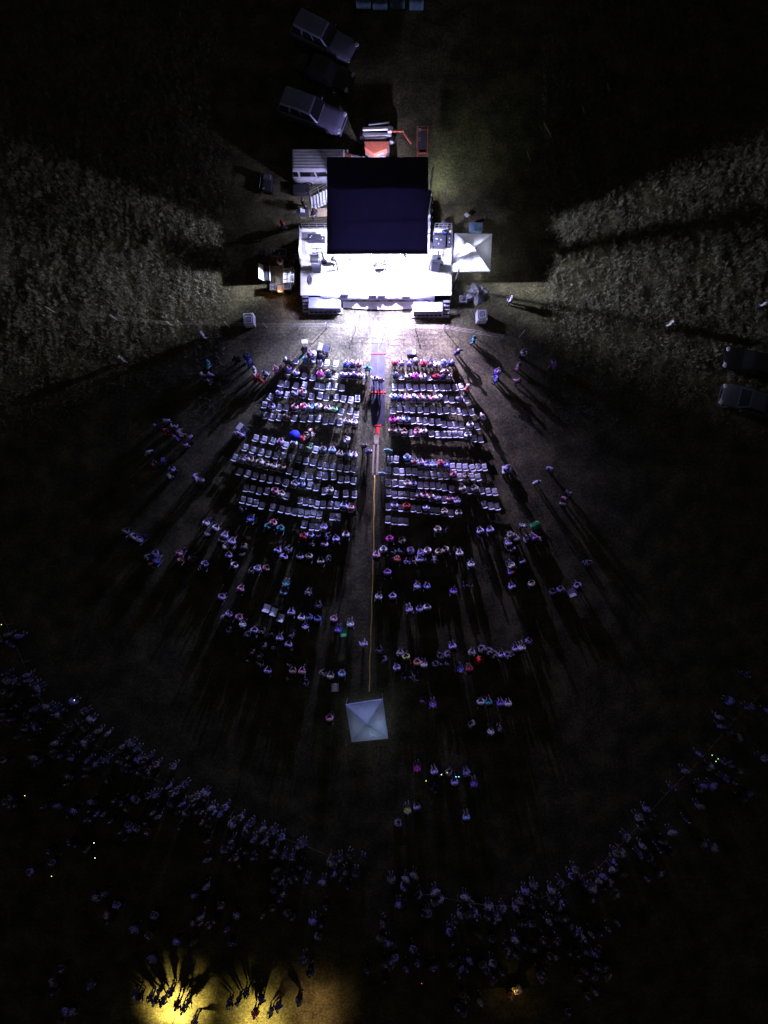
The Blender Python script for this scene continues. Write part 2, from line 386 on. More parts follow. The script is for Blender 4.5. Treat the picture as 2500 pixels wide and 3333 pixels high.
flood(-2.6, 18.4, 4.2, 17000, (.68, .72, 1.0), 'side flood on the left roof post aimed at the left field', aim=(-26, 21.0, 0), size=1.15, blend=.8)
flood(1.6, 18.3, 4.8, 18000, (.68, .72, 1.0), 'side flood on the right roof post aimed at the right field', aim=(26, 20.6, 0), size=1.15, blend=.8)
flood(3.0, 24.3, 2.9, 700, (0.80, 0.95, 1.0), 'pale green work light under the back right roof corner', aim=(4.9, 26.6, 0), size=1.45)
flood(0.2, 24.5, 2.1, 2200, (0.62, 0.56, 1.0), 'white work light under the middle of the back roof edge', aim=(-1.5, 31, 0), size=2.3)
flood(-3.2, 23.4, 3.4, 1000, (0.56, 0.55, 1.0), 'cool white work light under the back left roof corner', aim=(-6, 24.5, 0), size=2.4)
def front_spot(x, e, aim, size, label, col):
    t = empty('spotlight', (x, 18.35, 5.15), 0, label, 'spotlight', 'spotlights on the stage roof front')
    d = (Vector(aim) - t.location).normalized()
    MB().tube([tuple(-d * .34), tuple(d * .0)], .13, 14).build('housing', 'black', t); MB().tube([tuple(d * .0), tuple(d * .012)], .11, 14).build('lens', 'e_white', t)
    MB().tube([(0, 0, .1), (0, 0, .5)], .015, 6).build('yoke', 'black', t)
    lamp('lamp_glow', tuple(t.location + d * .06), e, col, t, .08, 'SPOT', aim, size, 1.0)
front_spot(-.9, 38000, (-2.5, 12.6, 0), 1.45, 'left spotlight on the roof front aimed at the aisle', (.46, .47, 1.0))
front_spot(1.2, 38000, (2.6, 12.6, 0), 1.45, 'right spotlight on the roof front aimed at the aisle', (.58, .46, 1.0))

def simple(name, parts, label, cat, loc=(0, 0, 0), rz=0, group=None):
    """parts: list of (part_name, MB, material, bevel)"""
    t = empty(name, loc, rz, label, cat, group)
    for p in parts: p[1].build(p[0], p[2], t, bevel=p[3] if len(p) > 3 else 0, smooth=(len(p) > 4 and p[4]))
    return t

# subwoofer stacks with steps
def subs(px0, px1, py0, py1, label, two):
    a = P(px0, py0, 1.0); b = P(px1, py1, 1.0); cx = (a.x + b.x) / 2; cy = (a.y + b.y) / 2; W = b.x - a.x; D = a.y - b.y
    parts = []
    n = 2 if two else 1
    for i in range(n):
        x = -W / 2 + W * (i + .5) / n
        parts.append(('cabinet', MB().box((x, 0, 0.56), (W / n - .012, D, 0.88)), 'steel', 0.02))
        parts.append(('cabinet_lid', MB().box((x, 0, 1.012), (W / n - .02, D - .02, 0.02)), 'lidw', 0.008))
        parts.append(('grille', MB().box((x, -D / 2 - .012, 0.56), (W / n - .1, 0.02, 0.78)), 'grille'))
    fr = MB()
    fr.box((0, -D / 2 - .16, .10), (W + .25, .07, .1)); fr.box((0, D / 2, .06), (W + .25, .07, .08))
    for k in range(8): fr.box((-W / 2 - .05 + (W + .1) * k / 7, -.05, .045), (.09, D + .2, .03))
    parts.append(('pallet', fr, 'alu'))
    return simple('subwoofer_stack', parts, label, 'speaker', (cx, cy, 0), 0, 'bass speaker stacks at the stage front')
subs(1004, 1109, 966, 1003, 'bass speaker stack with two pale lids before the left stage front', True)
subs(1346, 1441, 983, 1014, 'bass speaker stack with one pale lid before the right stage front', False)
simple('indicator_light', [('lens', MB().box((0, 0, .02), (.17, .05, .02)), 'e_green')], 'small green light on the lid edge of the right speaker stack', 'light', P(1419, 1012, 1.03))
def steps(px, py, label, n=5, w=0.45, run=0.22, rz=0.0, top=1.1, group='steps beside the stage'):
    c = P(px, py, 0.6); t = empty('steps', (c.x, c.y, 0), rz, label, 'steps', group)
    for k in range(n):
        MB().box((0, run * (k - (n - 1) / 2), top * (k + 1) / n), (w, run * .8, 0.04)).build('tread', 'alu', t)
    s = MB()
    for sx in (-w / 2 - .03, w / 2 + .03): s.box((sx, 0, top / 2), (.03, math.hypot(run * n, top) * .9, .1), rx=math.atan2(top, run * n))
    s.build('stringer', 'alu', t); return t
steps(996, 990, 'slatted metal steps left of the left speaker stack')
steps(1452, 1006, 'slatted metal steps right of the right speaker stack')

def tent(corners, peak, ez, pz, material, label, valance=0.22, legs=True):
    cs = [P(px, py, ez) for px, py in corners]   # TL TR BR BL
    pk = P(*peak, pz); c = sum(cs, Vector()) / 4; base = Vector((c.x, c.y, 0))
    t = empty('canopy_tent', base, 0, label, 'tent')
    N = 28; mb = MB(); vs = []; fs = []
    TL, TR, BR, BL = [Vector((q.x - c.x, q.y - c.y)) for q in cs]; pk2 = Vector((pk.x - c.x, pk.y - c.y))
    for j in range(N + 1):
        for i in range(N + 1):
            u = i / N; v = j / N; a = max(abs(2 * u - 1), abs(2 * v - 1)); h = 1 - a
            p = (TL * (1 - u) + TR * u) * (1 - v) + (BL * (1 - u) + BR * u) * v
            p = p + pk2 * h * 0.98
            diag = abs(abs(2 * u - 1) - abs(2 * v - 1))
            z = ez + (pz - ez) * (h ** 1.08) - 0.16 * math.sin(math.pi * h) * min(1, diag * 1.6) + random.uniform(-.006, .006)
            z += 0.012 * math.sin(17 * u + 9 * v) * math.sin(math.pi * h)
            vs.append((p.x, p.y, z))
    for j in range(N):
        for i in range(N): k = j * (N + 1) + i; fs.append((k, k + N + 1, k + N + 2, k + 1))
    mb.add(vs, fs); o = mb.build('canopy', material, t, smooth=False)
    vb = MB(); cc = [TL, TR, BR, BL]
    for k in range(4):
        a = cc[k]; b = cc[(k + 1) % 4]; vb.add([(a.x, a.y, ez + .0), (b.x, b.y, ez + .0), (b.x * 1.004, b.y * 1.004, ez - valance), (a.x * 1.004, a.y * 1.004, ez - valance)], [(0, 1, 2, 3)])
    o = vb.build('valance', material, t); s = o.modifiers.new('s', 'SOLIDIFY'); s.thickness = 0.005
    for q in cc: MB().tube([(q.x * .985, q.y * .985, 0), (q.x * .985, q.y * .985, ez - .02)], 0.022, 6).build('leg', 'alu', t)
    fr = MB()
    for k in range(4):
        a = cc[k] * .98; b = cc[(k + 1) % 4] * .98; fr.tube([(a.x, a.y, ez - .06), (b.x, b.y, ez - .06)], 0.012, 5)
        fr.tube([(a.x, a.y, ez - .08), (pk2.x, pk2.y, pz - .1)], 0.012, 5)
    fr.build('frame', 'alu', t)
    return t
tent(((1481, 759), (1602, 761), (1596, 883), (1474, 884)), (1544, 806), 2.15, 2.85, 'tent', 'white pop up canopy tent beside the right stage wing')
tent(((1125, 2295), (1246, 2276), (1263, 2404), (1145, 2416)), (1194, 2358), 2.15, 3.0, 'fohtent', 'pale blue canopy tent alone at the end of the long hose')
def tent_lamp():
    c = P(1212, 2350, 1.2); t = empty('desk_lamp', (c.x, c.y, 0), 0, 'small lamp on a stand under the pale blue tent', 'lamp')
    MB().tube([(0, 0, 0), (0, 0, 1.1)], .02, 8).build('pole', 'black', t); MB().box((0, 0, .02), (.3, .3, .03)).build('base', 'black', t); MB().ell((0, 0, 1.15), (.06, .06, .06), 10, 6).build('bulb', 'e_white', t)
    lamp('lamp_glow', (c.x, c.y, 1.3), 22, (.6, .72, 1.0), t, .08)
tent_lamp()
def tent_fill_lamp():
    c = P(1556, 822, 1.2); t = empty('fill_lamp', (c.x, c.y, 0), 0, 'small added fill lamp on a stand under the white canopy tent', 'lamp')  # fill lamp added to lift the unlit faces of the canopy
    MB().tube([(0, 0, 0), (0, 0, 1.1)], .02, 8).build('pole', 'black', t); MB().box((0, 0, .02), (.3, .3, .03)).build('base', 'black', t); MB().ell((0, 0, 1.15), (.06, .06, .06), 10, 6).build('bulb', 'e_white', t)
    lamp('lamp_glow', (c.x, c.y, 1.3), 55, (.8, .82, 1.0), t, .08)
tent_fill_lamp()
simple('plastic_crate', [('body', MB().box((0, 0, .3), (1.0, .6, .6)), 'tarpb', .03), ('lid', MB().box((0, 0, .62), (1.04, .64, .05)), 'tarpb', .01)], 'dull blue crate behind the white canopy tent', 'crate', P(1546, 750, .3) * Vector((1, 1, 0)) if False else (P(1546, 748).x, P(0, 748).y, 0))

def box_case(px, py, w, d, h, label, name='road_case', rz=0, body='case', edge='alu', lid=None, z=0, top=None):
    c = P(px, py, z + h); t = empty(name, (c.x, c.y, z), rz, label, name.replace('_', ' '))
    MB().box((0, 0, h / 2), (w - .02, d - .02, h - .02)).build('body', body, t, bevel=.01)
    e = MB(); r = .022
    for sx in (-1, 1):
        e.box((sx * (w / 2 - r / 2), 0, h), (r * 1.4, d, r)); e.box((sx * (w / 2 - r / 2), 0, .02), (r, d, r))
        for sy in (-1, 1): e.box((sx * (w / 2 - r / 2), sy * (d / 2 - r / 2), h / 2), (r, r, h - .03))
    for sy in (-1, 1): e.box((0, sy * (d / 2 - r / 2), h + .002), (w, r * 1.4, r))
    e.build('edging', edge, t)
    if top: top(t, w, d, h)
    return t
def stuff_top(t, w, d, h):
    MB().box((-.3 * w, .2 * d, h + .05), (.16, .10, .06), rz=.4).build('adapter', 'wheelw', t); MB().box((.05 * w, -.15 * d, h + .04), (.12, .2, .04), rz=-.3).build('notebook', 'wheelw', t)
def pads(t, w, d, h):
    MB().box((-.1 * w, .22 * d, h + .015), (.35 * w, .05, .02)).build('handle', 'alu', t); MB().box((-.1 * w, -.22 * d, h + .015), (.35 * w, .05, .02)).build('handle', 'alu', t)
box_case(907, 822, 1.18, 0.56, 0.9, 'long dark flight case with pale edging and clutter on top', top=stuff_top)
box_case(968, 834, 0.72, 0.52, 0.8, 'dark grey case against the left side of the stage', edge='grille', top=pads)
box_case(864, 845, 0.6, 0.4, 0.55, 'low dark case behind the tall white lidded case', edge='grille')
box_case(889, 934, 0.48, 0.46, 0.75, 'small square case with pale edging and two handles', top=pads)
box_case(913, 940, 0.45, 0.5, 0.7, 'square case lit orange by the small lamp', body='dwood', rz=-.05)
box_case(935, 931, 0.58, 0.5, 0.75, 'dark desk sized case beside the orange lit case')
box_case(852, 822, 0.45, 0.4, 0.6, 'small blue dark crate outside the equipment ring', body='dk', edge='dk')
# tall case with raised white lid
def lidded():
    c = P(865, 888, .8); t = empty('road_case', (c.x, c.y, 0), 0.03, 'tall case standing open with a raised white lid', 'road case')
    MB().box((0, 0, .4), (.5, 1.15, .8)).build('body', 'case', t, bevel=.01)
    MB().box((-.31, 0, 1.0), (.05, 1.18, .7), ry=-.5).build('lid', 'white', t)
    MB().box((.27, 0, .5), (.04, 1.18, .7), ry=.12).build('side_panel', 'white', t)
lidded()
def desk():
    c = P(937, 896, .95); t = empty('mixing_desk', (c.x, c.y, 0), 0, 'white topped mixing desk on a rack beside the left stage wing', 'mixing desk')
    MB().box((-.12, 0, .9), (.52, 1.1, .07), ry=-.08).build('desk_top', 'white', t, bevel=.01)
    for sx in (-.3, .1):
        for sy in (-.48, .48): MB().tube([(sx, sy, 0), (sx, sy, .86)], .02, 6).build('leg', 'alu', t)
    for y in (-.3, 0.05, .38): MB().box((-.12, y, .95), (.34, .05, .03), rz=.2).build('fader_bank', 'black', t)
    r = MB()
    for x in (.25, .45):
        for y in (-.55, .55): r.tube([(x, y, 0), (x, y, 1.15)], .02, 6)
    for z in (.5, 1.15):
        r.box((.35, -.55, z), (.24, .035, .035)); r.box((.35, .55, z), (.24, .035, .035)); r.box((.25, 0, z), (.035, 1.1, .035)); r.box((.45, 0, z), (.035, 1.1, .035)); r.box((.35, 0, z), (.2, .03, .03))
    r.build('rack_frame', 'white', t)
desk()
tag(MB().box((*P(903, 902, 0).xy, 0.012), (1.15, 1.75, .016)).build('floor_mat', 'carpet', bevel=.004), 'brown floor mat laid between the sound equipment cases', 'floor mat')
def gearlamp():
    c = P(906, 952, .9); t = empty('gooseneck_lamp', (c.x, c.y, 0), 0, 'small orange glowing lamp beside the square cases', 'lamp')
    MB().tube([(0, 0, 0), (0, 0, 1.0), (.06, .05, 1.08)], .012, 6).build('stem', 'black', t)
    MB().ell((.07, .06, 1.05), (.035, .035, .035), 8, 5).build('bulb', 'e_warm', t)
    lamp('lamp_glow', (c.x + .07, c.y + .1, .97), 16, (1.0, .42, .08), t, .05)
gearlamp()
def tangle(px, py, z, r, n, label, seed, m='cable'):
    rr = random.Random(seed); c = P(px, py, z); t = empty('cable_pile', (c.x, c.y, z), 0, label, 'cable pile'); mb = MB()
    for k in range(n):
        p = np.array([rr.uniform(-r, r) * .6, rr.uniform(-r, r), .03]); pts = []
        a = rr.uniform(0, 6.3)
        for i in range(14):
            a += rr.uniform(-.9, .9); p = p + np.array([math.cos(a), math.sin(a), 0]) * r * .22; p[2] = .03 + rr.random() * .2; pts.append(p.copy())
        mb.tube(pts, .014, 5)
    mb.build('cable', m, t); return t
tangle(960, 955, 0, .5, 12, 'dark cable pile on the ground at the left stage corner', 1)
tangle(1477, 965, 0, .5, 12, 'dark cable pile on the ground at the right stage corner', 2)
tangle(1010, 835, DZ, .5, 5, 'thin loose cables on the left stage wing', 3)
tangle(1450, 828, DZ, .4, 4, 'thin loose cables on the right stage wing', 4)
def coil(px, py, z, rx, ry, label):
    c = P(px, py, z); t = empty('cable_coil', (c.x, c.y, z), 0, label, 'cable coil'); mb = MB()
    for k in range(7):
        s = 1 - .09 * k; mb.tube([(rx * s * math.cos(a) + random.uniform(-.01, .01), ry * s * math.sin(a), .02 + .015 * k) for a in np.linspace(0, 6.28, 24)], .014, 5)
    mb.build('loops', 'grille', t)
coil(1008, 912, DZ, .2, .38, 'oval coil of grey cable at the left edge of the deck')
def stage_monitor(px, py, label, hh):
    c = P(px, py - 8, DZ + hh); t = empty('loudspeaker', (c.x, c.y, DZ), 0, label, 'loudspeaker', 'loudspeakers on the stage wings')
    MB().box((0, 0, hh / 2), (.62, .42, hh)).build('cabinet', 'black', t, bevel=.02)
    MB().box((0, -.30, hh * .42), (.58, .05, hh * .7), rx=-.12).build('grille', 'grille', t)
    MB().tube([(-.38, .2, hh + .03), (.38, .2, hh + .03)], .03, 8).build('top_bar', 'black', t)
stage_monitor(1023, 847, 'black loudspeaker with sloping front on the left wing', 2.2); stage_monitor(1422, 847, 'black loudspeaker with sloping front on the right wing', 1.9)
for i, (a, b, y, lab) in enumerate(((1015, 1044, 808, 'short black bar across the left wing behind the loudspeaker'), (1017, 1084, 823, 'long black bar reaching under the roof from the left wing'), (1405, 1431, 818, 'short black bar across the right wing behind the loudspeaker'), (1360, 1426, 832, 'long black bar reaching under the roof from the right wing'))):
    A = P(a, y, 2.4); B = P(b, y, 2.4); cx = (A.x + B.x) / 2
    t = empty('lighting_bar', (cx, A.y, DZ), 0, lab, 'lighting bar'); hw = (B.x - A.x) / 2
    MB().tube([(-hw, 0, 1.2), (hw, 0, 1.2)], .035, 8).build('bar', 'black', t); MB().tube([(0, 0, 0), (0, 0, 1.18)], .025, 8).build('stand', 'black', t)
for i, x in enumerate((1122, 1212, 1241, 1321)):
    c = P(x, 962 + (x - 1122) * .03, DZ + .15); t = empty('stage_monitor', (c.x, c.y + .12, DZ), 0, f'low grey stage monitor on the deck edge, {ordn(i + 1)} from the left', 'stage monitor', 'monitors along the deck edge')
    MB().add([(-.29, -.12, 0), (.29, -.12, 0), (.29, .18, 0), (-.29, .18, 0), (-.29, -.12, .32), (.29, -.12, .32), (.29, .14, .05), (-.29, .14, .05)], [(0, 3, 2, 1), (4, 5, 6, 7), (0, 1, 5, 4), (1, 2, 6, 5), (2, 3, 7, 6), (3, 0, 4, 7)]).build('cabinet', 'case', t, bevel=.01)
    MB().box((0, -.125, .16), (.5, .012, .26)).build('rear_panel', 'grille', t)
t = empty('shadow_mast', (5.45, 17.6, 0), 0, 'thin black mast added for its shadow line, right front stage corner', 'mast'); MB().tube([(0, 0, 0), (0, 0, 4.1)], .06, 8).build('pole', 'black', t); MB().box((0, 0, .03), (.5, .5, .05)).build('base_plate', 'case', t)  # mast added to cast a thin dark line over the right field
for x_, y_, h_, r_, lab in ((3.95, 18.77, 4.45, .065, 'tall black stand added for its shadow band, behind the right loudspeaker'), (4.35, 19.10, 4.3, .03, 'thin black stand added for its shadow, back of the right wing'), (-4.6, 19.20, 3.9, .05, 'thin black stand added for its shadow, back of the left wing')):  # stands added to throw narrow shadow bands across the side fields
    t = empty('shadow_stand', (x_, y_, DZ), 0, lab, 'added stand'); MB().tube([(0, 0, 0), (0, 0, h_ - DZ)], r_, 8).build('pole', 'black', t); MB().tube([(0, 0, 0), (0, 0, .03)], .22, 12).build('base_plate', 'case', t)
# wing equipment
def rack(px, py, w, d, h, label, dots):
    c = P(px, py, DZ + h); t = empty('equipment_rack', (c.x, c.y, DZ), 0, label, 'equipment rack')
    MB().box((0, 0, h / 2), (w, d, h)).build('body', 'case', t, bevel=.015)
    for (u, v) in dots: MB().ell((u * w, v * d, h), (.05, .05, .03), 8, 4, z0=0).build('knob', 'lamp', t)
rack(1425, 782, 1.2, .85, .7, 'wide dark equipment rack with pale knobs on the right wing', ((-.35, .1), (-.1, .15), (-.02, .12), (.2, .05), (.05, -.3)))
rack(1463, 782, .3, .75, .6, 'narrow rack beside the wide dark rack, right wing', ((0, .2), (0, -.2)))
rack(1023, 772, 1.0, .5, .55, 'dark equipment rack behind rails on the left wing', ((-.3, 0), (-.2, .2)))
rack(1050, 776, .35, .4, .5, 'small pale topped rack beside the left wing rack', ((0, 0),))
def micstand(px, py, label):
    c = P(px, py, DZ + .8); t = empty('microphone_stand', (c.x, c.y, DZ), 0, label, 'microphone stand')
    MB().tube([(0, 0, .02), (0, 0, 1.5)], .012, 6).build('pole', 'chairleg', t); b = MB()
    for k in range(3): a = k * 2.1; b.tube([(0, 0, .25), (.3 * math.cos(a), .3 * math.sin(a), .015)], .012, 5)
    b.build('tripod', 'chairleg', t); MB().ell((.02, .1, 1.52), (.03, .05, .03), 8, 5).build('microphone', 'black', t)
micstand(1106, 862, 'slim microphone stand near the left end of the deck'); micstand(1226, 872, 'slim microphone stand before the centre performers')
def guitar():
    c = P(1273, 938, DZ); t = empty('guitar', (c.x, c.y, DZ), .5, 'dark guitar lying on the deck near the front edge', 'guitar')
    MB().ell((0, 0, .05), (.17, .2, .045), 12, 6).ell((0, .22, .05), (.13, .14, .045), 12, 6).build('body', 'dwood', t); MB().box((0, .6, .06), (.05, .6, .03)).build('neck', 'black', t)
guitar()
# white cabinets with recessed square panels, tarp, small case
def cabinet(px, py, rz, label, flip):
    c = P(px, py, 1.0); t = empty('equipment_cabinet', (c.x, c.y, 0), rz, label, 'cabinet', 'white cabinets beside the rope fence')
    s = -1 if flip else 1
    MB().box((0, 0, .5), (.78, .86, 1.0)).build('body', 'white', t, bevel=.03)
    for a, m, h in ((.66, 'case', .0), (.56, 'white', .006), (.42, 'case', .012), (.32, 'lidw', .018)):
        MB().box((0, -.07 * s, 1.004 + h), (a, a, .01)).build('lid_panel', m, t)
    MB().box((0, .33 * s, 1.006), (.5, .07, .012)).build('slot', 'black', t)
cabinet(808, 1037, .06, 'square white cabinet with framed lid on the left, by the rope', False)
cabinet(1570, 1025, .04, 'square white cabinet with framed lid right of the speaker stack', True)
box_case(1508, 973, .58, .48, .55, 'pale edged open case with a dark drum, right of stage', top=lambda t, w, d, h: MB().ell((0, -.02, h - .02), (.15, .15, .08), 12, 5, z0=0).build('drum', 'black', t))
def tarp():
    c = P(1554, 952, .4); t = empty('tarp_heap', (c.x, c.y, 0), -.1, 'crumpled grey tarpaulin heap below the white canopy tent', 'tarpaulin'); N = 44; mb = MB(); vs = []
    for j in range(N + 1):
        for i in range(N + 1):
            u = i / N * 2 - 1; v = j / N * 2 - 1; r = max(abs(u), abs(v)); 
            k = 1 + .18 * math.sin(4 * math.atan2(v, u) + .8) + .1 * math.sin(7 * math.atan2(v, u))
            z = .02 + .65 * max(0, 1 - r) ** .8 * (.55 + .45 * math.sin(5.2 * u + 2.2 * v + 1.1)) + .10 * abs(math.sin(7 * u - 5 * v)) * (1 - r) + .05 * math.sin(19 * u + 3 * v) * (1 - r)
            vs.append((u * .72 * k, v * .72 * k, max(z, .012)))
    mb.add(vs, [(j * (N + 1) + i, j * (N + 1) + i + 1, (j + 1) * (N + 1) + i + 1, (j + 1) * (N + 1) + i) for j in range(N) for i in range(N)])
    mb.build('sheet', 'tarp', t, smooth=True)
tarp()

# ------------------------------------------------------------------ behind the stage, left
def back_left():
    c = P(1036, 652, .6); t = empty('access_ramp', (c.x, c.y, 0), 0.10, 'wide slatted stage stair with handrails beside the white van', 'stair')
    for k in range(6): MB().box((-.5 + k * .25, 0, .15 + k * .19), (.19, 1.05, .04)).build('tread', 'white', t)
    for y in (-.58, .58):
        b = MB(); b.tube([(-.62, y, .95), (.85, y, 2.1)], .02, 6); b.tube([(-.62, y, .55), (.85, y, 1.7)], .015, 6)
        for k in range(3): x = -.6 + .7 * k; b.tube([(x, y, 0), (x, y, .97 + .55 * k)], .018, 6)
        b.build('handrail', 'alu', t)
back_left()
def table(px, py, w, d, label, m='white', top=None, name='folding_table', z=.74):
    c = P(px, py, z); t = empty(name, (c.x, c.y, 0), 0, label, 'table')
    MB().box((0, 0, z - .02), (w, d, .04)).build('table_top', m, t, bevel=.008)
    for sx in (-1, 1):
        for sy in (-1, 1): MB().tube([(sx * (w / 2 - .06), sy * (d / 2 - .06), 0), (sx * (w / 2 - .06), sy * (d / 2 - .06), z - .04)], .014, 6).build('leg', 'alu', t)
    return t
table(983, 693, .95, .55, 'dark folding table left of the stage stair', 'case')
simple('paper_box', [('carton', MB().box((0, 0, .1), (.34, .22, .2)), 'white', .01), ('flap', MB().box((-.1, .13, .2), (.16, .1, .01)), 'white')], 'bright white box on the dark table by the stair', 'box', (*P(985, 686, .9).xy, .745))
simple('wooden_platform', [('board', MB().box((0, 0, .24), (1.5, .65, .05)), 'wood', .01), ('base', MB().box((0, 0, .11), (1.4, .55, .21)), 'dwood')], 'tan wooden platform below the stage stair', 'platform', (*P(1036, 692, .25).xy, 0), .06)
simple('tool_chest', [('body', MB().box((0, 0, .35), (1.25, .6, .7)), 'case', .03), ('lid', MB().box((0, 0, .73), (1.28, .63, .06)), 'black', .02), ('latch', MB().box((.3, -.32, .6), (.1, .03, .1)), 'chrome')], 'long black chest beside the white van rear wheel', 'chest', (*P(980, 613, .7).xy, 0), .03)
def cart():
    c = P(868, 590, .9); t = empty('utility_cart', (c.x, c.y, 0), -.12, 'small dark blue utility cart parked left of the van', 'cart')
    MB().box((0, 0, .5), (.75, 1.25, .35)).build('body', 'dk', t, bevel=.06)
    MB().box((0, .35, .85), (.6, .35, .35)).build('seat', 'grille', t, bevel=.05)
    MB().box((-.2, -.5, .72), (.1, .07, .06)).build('headlight', 'lamp', t)
    for sx in (-.42, .42):
        for sy in (-.45, .45): MB().tube([(sx - .07, sy, .25), (sx + .07, sy, .25)], .25, 14).build('wheel', 'rubber', t)
    MB().tube([(-.5, -.6, .9), (-.5, .6, .9)], .02, 6).build('side_rail', 'alu', t)
cart()
simple('equipment_locker', [('body', MB().box((0, 0, .75), (.4, 1.0, 1.5)), 'steel', .02), ('door', MB().box((0, -.51, .75), (.34, .02, 1.3)), 'grille')], 'tall grey locker at the right roof edge behind the rail', 'locker', (*P(1399, 736, 1.5).xy, 0))
def drumbag():
    c = P(1447, 727, .8); t = empty('parasol', (c.x, c.y, 0), 0, 'round closed grey bundle behind the right wing rail', 'bundle')
    b = MB(); b.ell((0, 0, .5), (.32, .3, .42), 14, 7); b.build('wrap', 'tarp', t, smooth=True); MB().ell((0, .02, .94), (.1, .1, .05), 8, 4).build('knot', 'grille', t)
    t.name = 'gear_bundle'
drumbag()
simple('stool', [('seat', MB().box((0, 0, .5), (.3, .34, .05), rz=.7), 'white', .02), ('legs', MB().tube([(-.12, -.12, 0), (-.08, -.08, .48)], .02).tube([(.12, -.12, 0), (.08, -.08, .48)], .02).tube([(0, .14, 0), (0, .1, .48)], .02), 'black')], 'small pale topped stool on the grass behind the tent', 'stool', (*P(1519, 700, .5).xy, 0))

# ------------------------------------------------------------------ vehicles
def vehicle(name, px, py, ang, L, W, body, label, kind='suv', z=.9, lit=True):
    """length along +x (front), ang = heading in world radians"""
    c = P(px, py, z); t = empty(name, (c.x, c.y, 0), ang, label, 'car' if kind != 'van' else 'van')
    hl = L / 2; hw = W / 2
    if kind == 'suv': belt, roof, hood, g0, g1, r0, r1, hoodx = 1.10, 1.80, 1.02, -hl + .10, .78, -hl + .30, .15, .85
    elif kind == 'sedan': belt, roof, hood, g0, g1, r0, r1, hoodx = .92, 1.42, .88, -1.55, .95, -1.0, .25, 1.0
    else: belt, roof, hood, g0, g1, r0, r1, hoodx = 1.25, 2.25, 1.15, -hl + .05, hl - 1.0, -hl + .12, hl - 1.55, hl - .95
    st = []   # stations: x, halfwidth, zlow, ztop
    ks = [(-hl, .80, .45, belt - .18), (-hl + .06, .93, .32, belt - .03), (-hl + .5, .99, .26, belt), (-.5 * hl, 1, .24, belt), (0, 1, .24, belt), (hoodx - .3, 1, .24, belt - .01), (hoodx + .15, .99, .24, hood), (hl - .6, .96, .26, hood - .05), (hl - .32, .90, .28, hood - .12), (hl - .12, .78, .32, hood - .22), (hl - .02, .62, .36, hood - .34), (hl, .5, .42, hood - .42)]
    mb = MB(); vs = []; n = 12
    for (x, w_, zl, zt) in ks:
        w2 = w_ * hw; zm = (zl + zt) / 2
        prof = [(-w2 * .86, zl), (-w2 * .97, zl + .10), (-w2, zm), (-w2 * .97, zt - .10), (-w2 * .90, zt - .02), (-w2 * .45, zt + .02), (w2 * .45, zt + .02), (w2 * .90, zt - .02), (w2 * .97, zt - .10), (w2, zm), (w2 * .97, zl + .10), (w2 * .86, zl)]
        vs += [(x, y, z_) for y, z_ in prof]
    fs = [(i * n + k, (i + 1) * n + k, (i + 1) * n + (k + 1) % n, i * n + (k + 1) % n) for i in range(len(ks) - 1) for k in range(n)]
    fs += [tuple(range(n)), tuple((len(ks) - 1) * n + k for k in range(n - 1, -1, -1))]
    mb.add(vs, fs); bo = mb.build('body', body, t, smooth=True)
    # greenhouse
    bw, rw = hw * .93, hw * (.76 if kind != 'van' else .80)
    gb = [(g0, -bw), (g1, -bw * .95), (g1, bw * .95), (g0, bw)]; gr = [(r0, -rw), (r1, -rw), (r1, rw), (r0, rw)]
    g = MB(); g.add([(x, y, belt - .02) for x, y in gb] + [(x, y, roof) for x, y in gr], [(4, 5, 6, 7), (0, 1, 5, 4), (1, 2, 6, 5), (2, 3, 7, 6), (3, 0, 4, 7)])
    gh = g.build('cabin', body, t, bevel=.13 if kind != 'van' else .12, seg=4)
    if kind == 'van':
        b = MB()
        for y in np.linspace(-rw * .85, rw * .85, 7): b.box(((r0 + r1) / 2, y, roof + .012), (r1 - r0 - .3, .03, .03))
        b.build('roof_rib', 'vanw', t)
    else:
        b = MB()
        for y in (-rw * .88, rw * .88): b.tube([(r0 + .1, y, roof + .03), (r1 - .1, y, roof + .03)], .016, 6)
        if kind == 'suv': b.build('roof_rail', 'chrome', t)
    def pane(q, nm='window', m='glass', off=.012):
        q = [np.array(p, float) for p in q]; nn = np.cross(q[1] - q[0], q[3] - q[0]); nn /= np.linalg.norm(nn)
        a = [p + nn * off for p in q]; b_ = [p - nn * .02 for p in q]
        MB().add(a + b_, [(0, 1, 2, 3), (7, 6, 5, 4), (0, 4, 5, 1), (1, 5, 6, 2), (2, 6, 7, 3), (3, 7, 4, 0)]).build(nm, m, t)
    def lerp(a, b_, u): return tuple(a[i] + (b_[i] - a[i]) * u for i in range(3))
    B = [(x, y, belt) for x, y in gb]; R = [(x, y, roof) for x, y in gr]
    def facequad(b0, b1, rr1, rr0, u0, u1, v0, v1):
        lo0 = lerp(lerp(b0, rr0, v0), lerp(b1, rr1, v0), u0); lo1 = lerp(lerp(b0, rr0, v0), lerp(b1, rr1, v0), u1)
        hi1 = lerp(lerp(b0, rr0, v1), lerp(b1, rr1, v1), u1); hi0 = lerp(lerp(b0, rr0, v1), lerp(b1, rr1, v1), u0)
        return [lo0, lo1, hi1, hi0]
    ns = {'suv': ((.04, .30), (.35, .62), (.67, .95)), 'sedan': ((.12, .48), (.53, .93)), 'van': ((.02, .1), (.14, .4), (.43, .62), (.67, .93))}[kind]
    vr = (.12, .86) if kind != 'van' else (.14, .70)
    for u0, u1 in ns:
        pane(facequad(B[0], B[1], R[1], R[0], u0, u1, *vr)); pane(facequad(B[2], B[3], R[3], R[2], 1 - u1, 1 - u0, *vr))
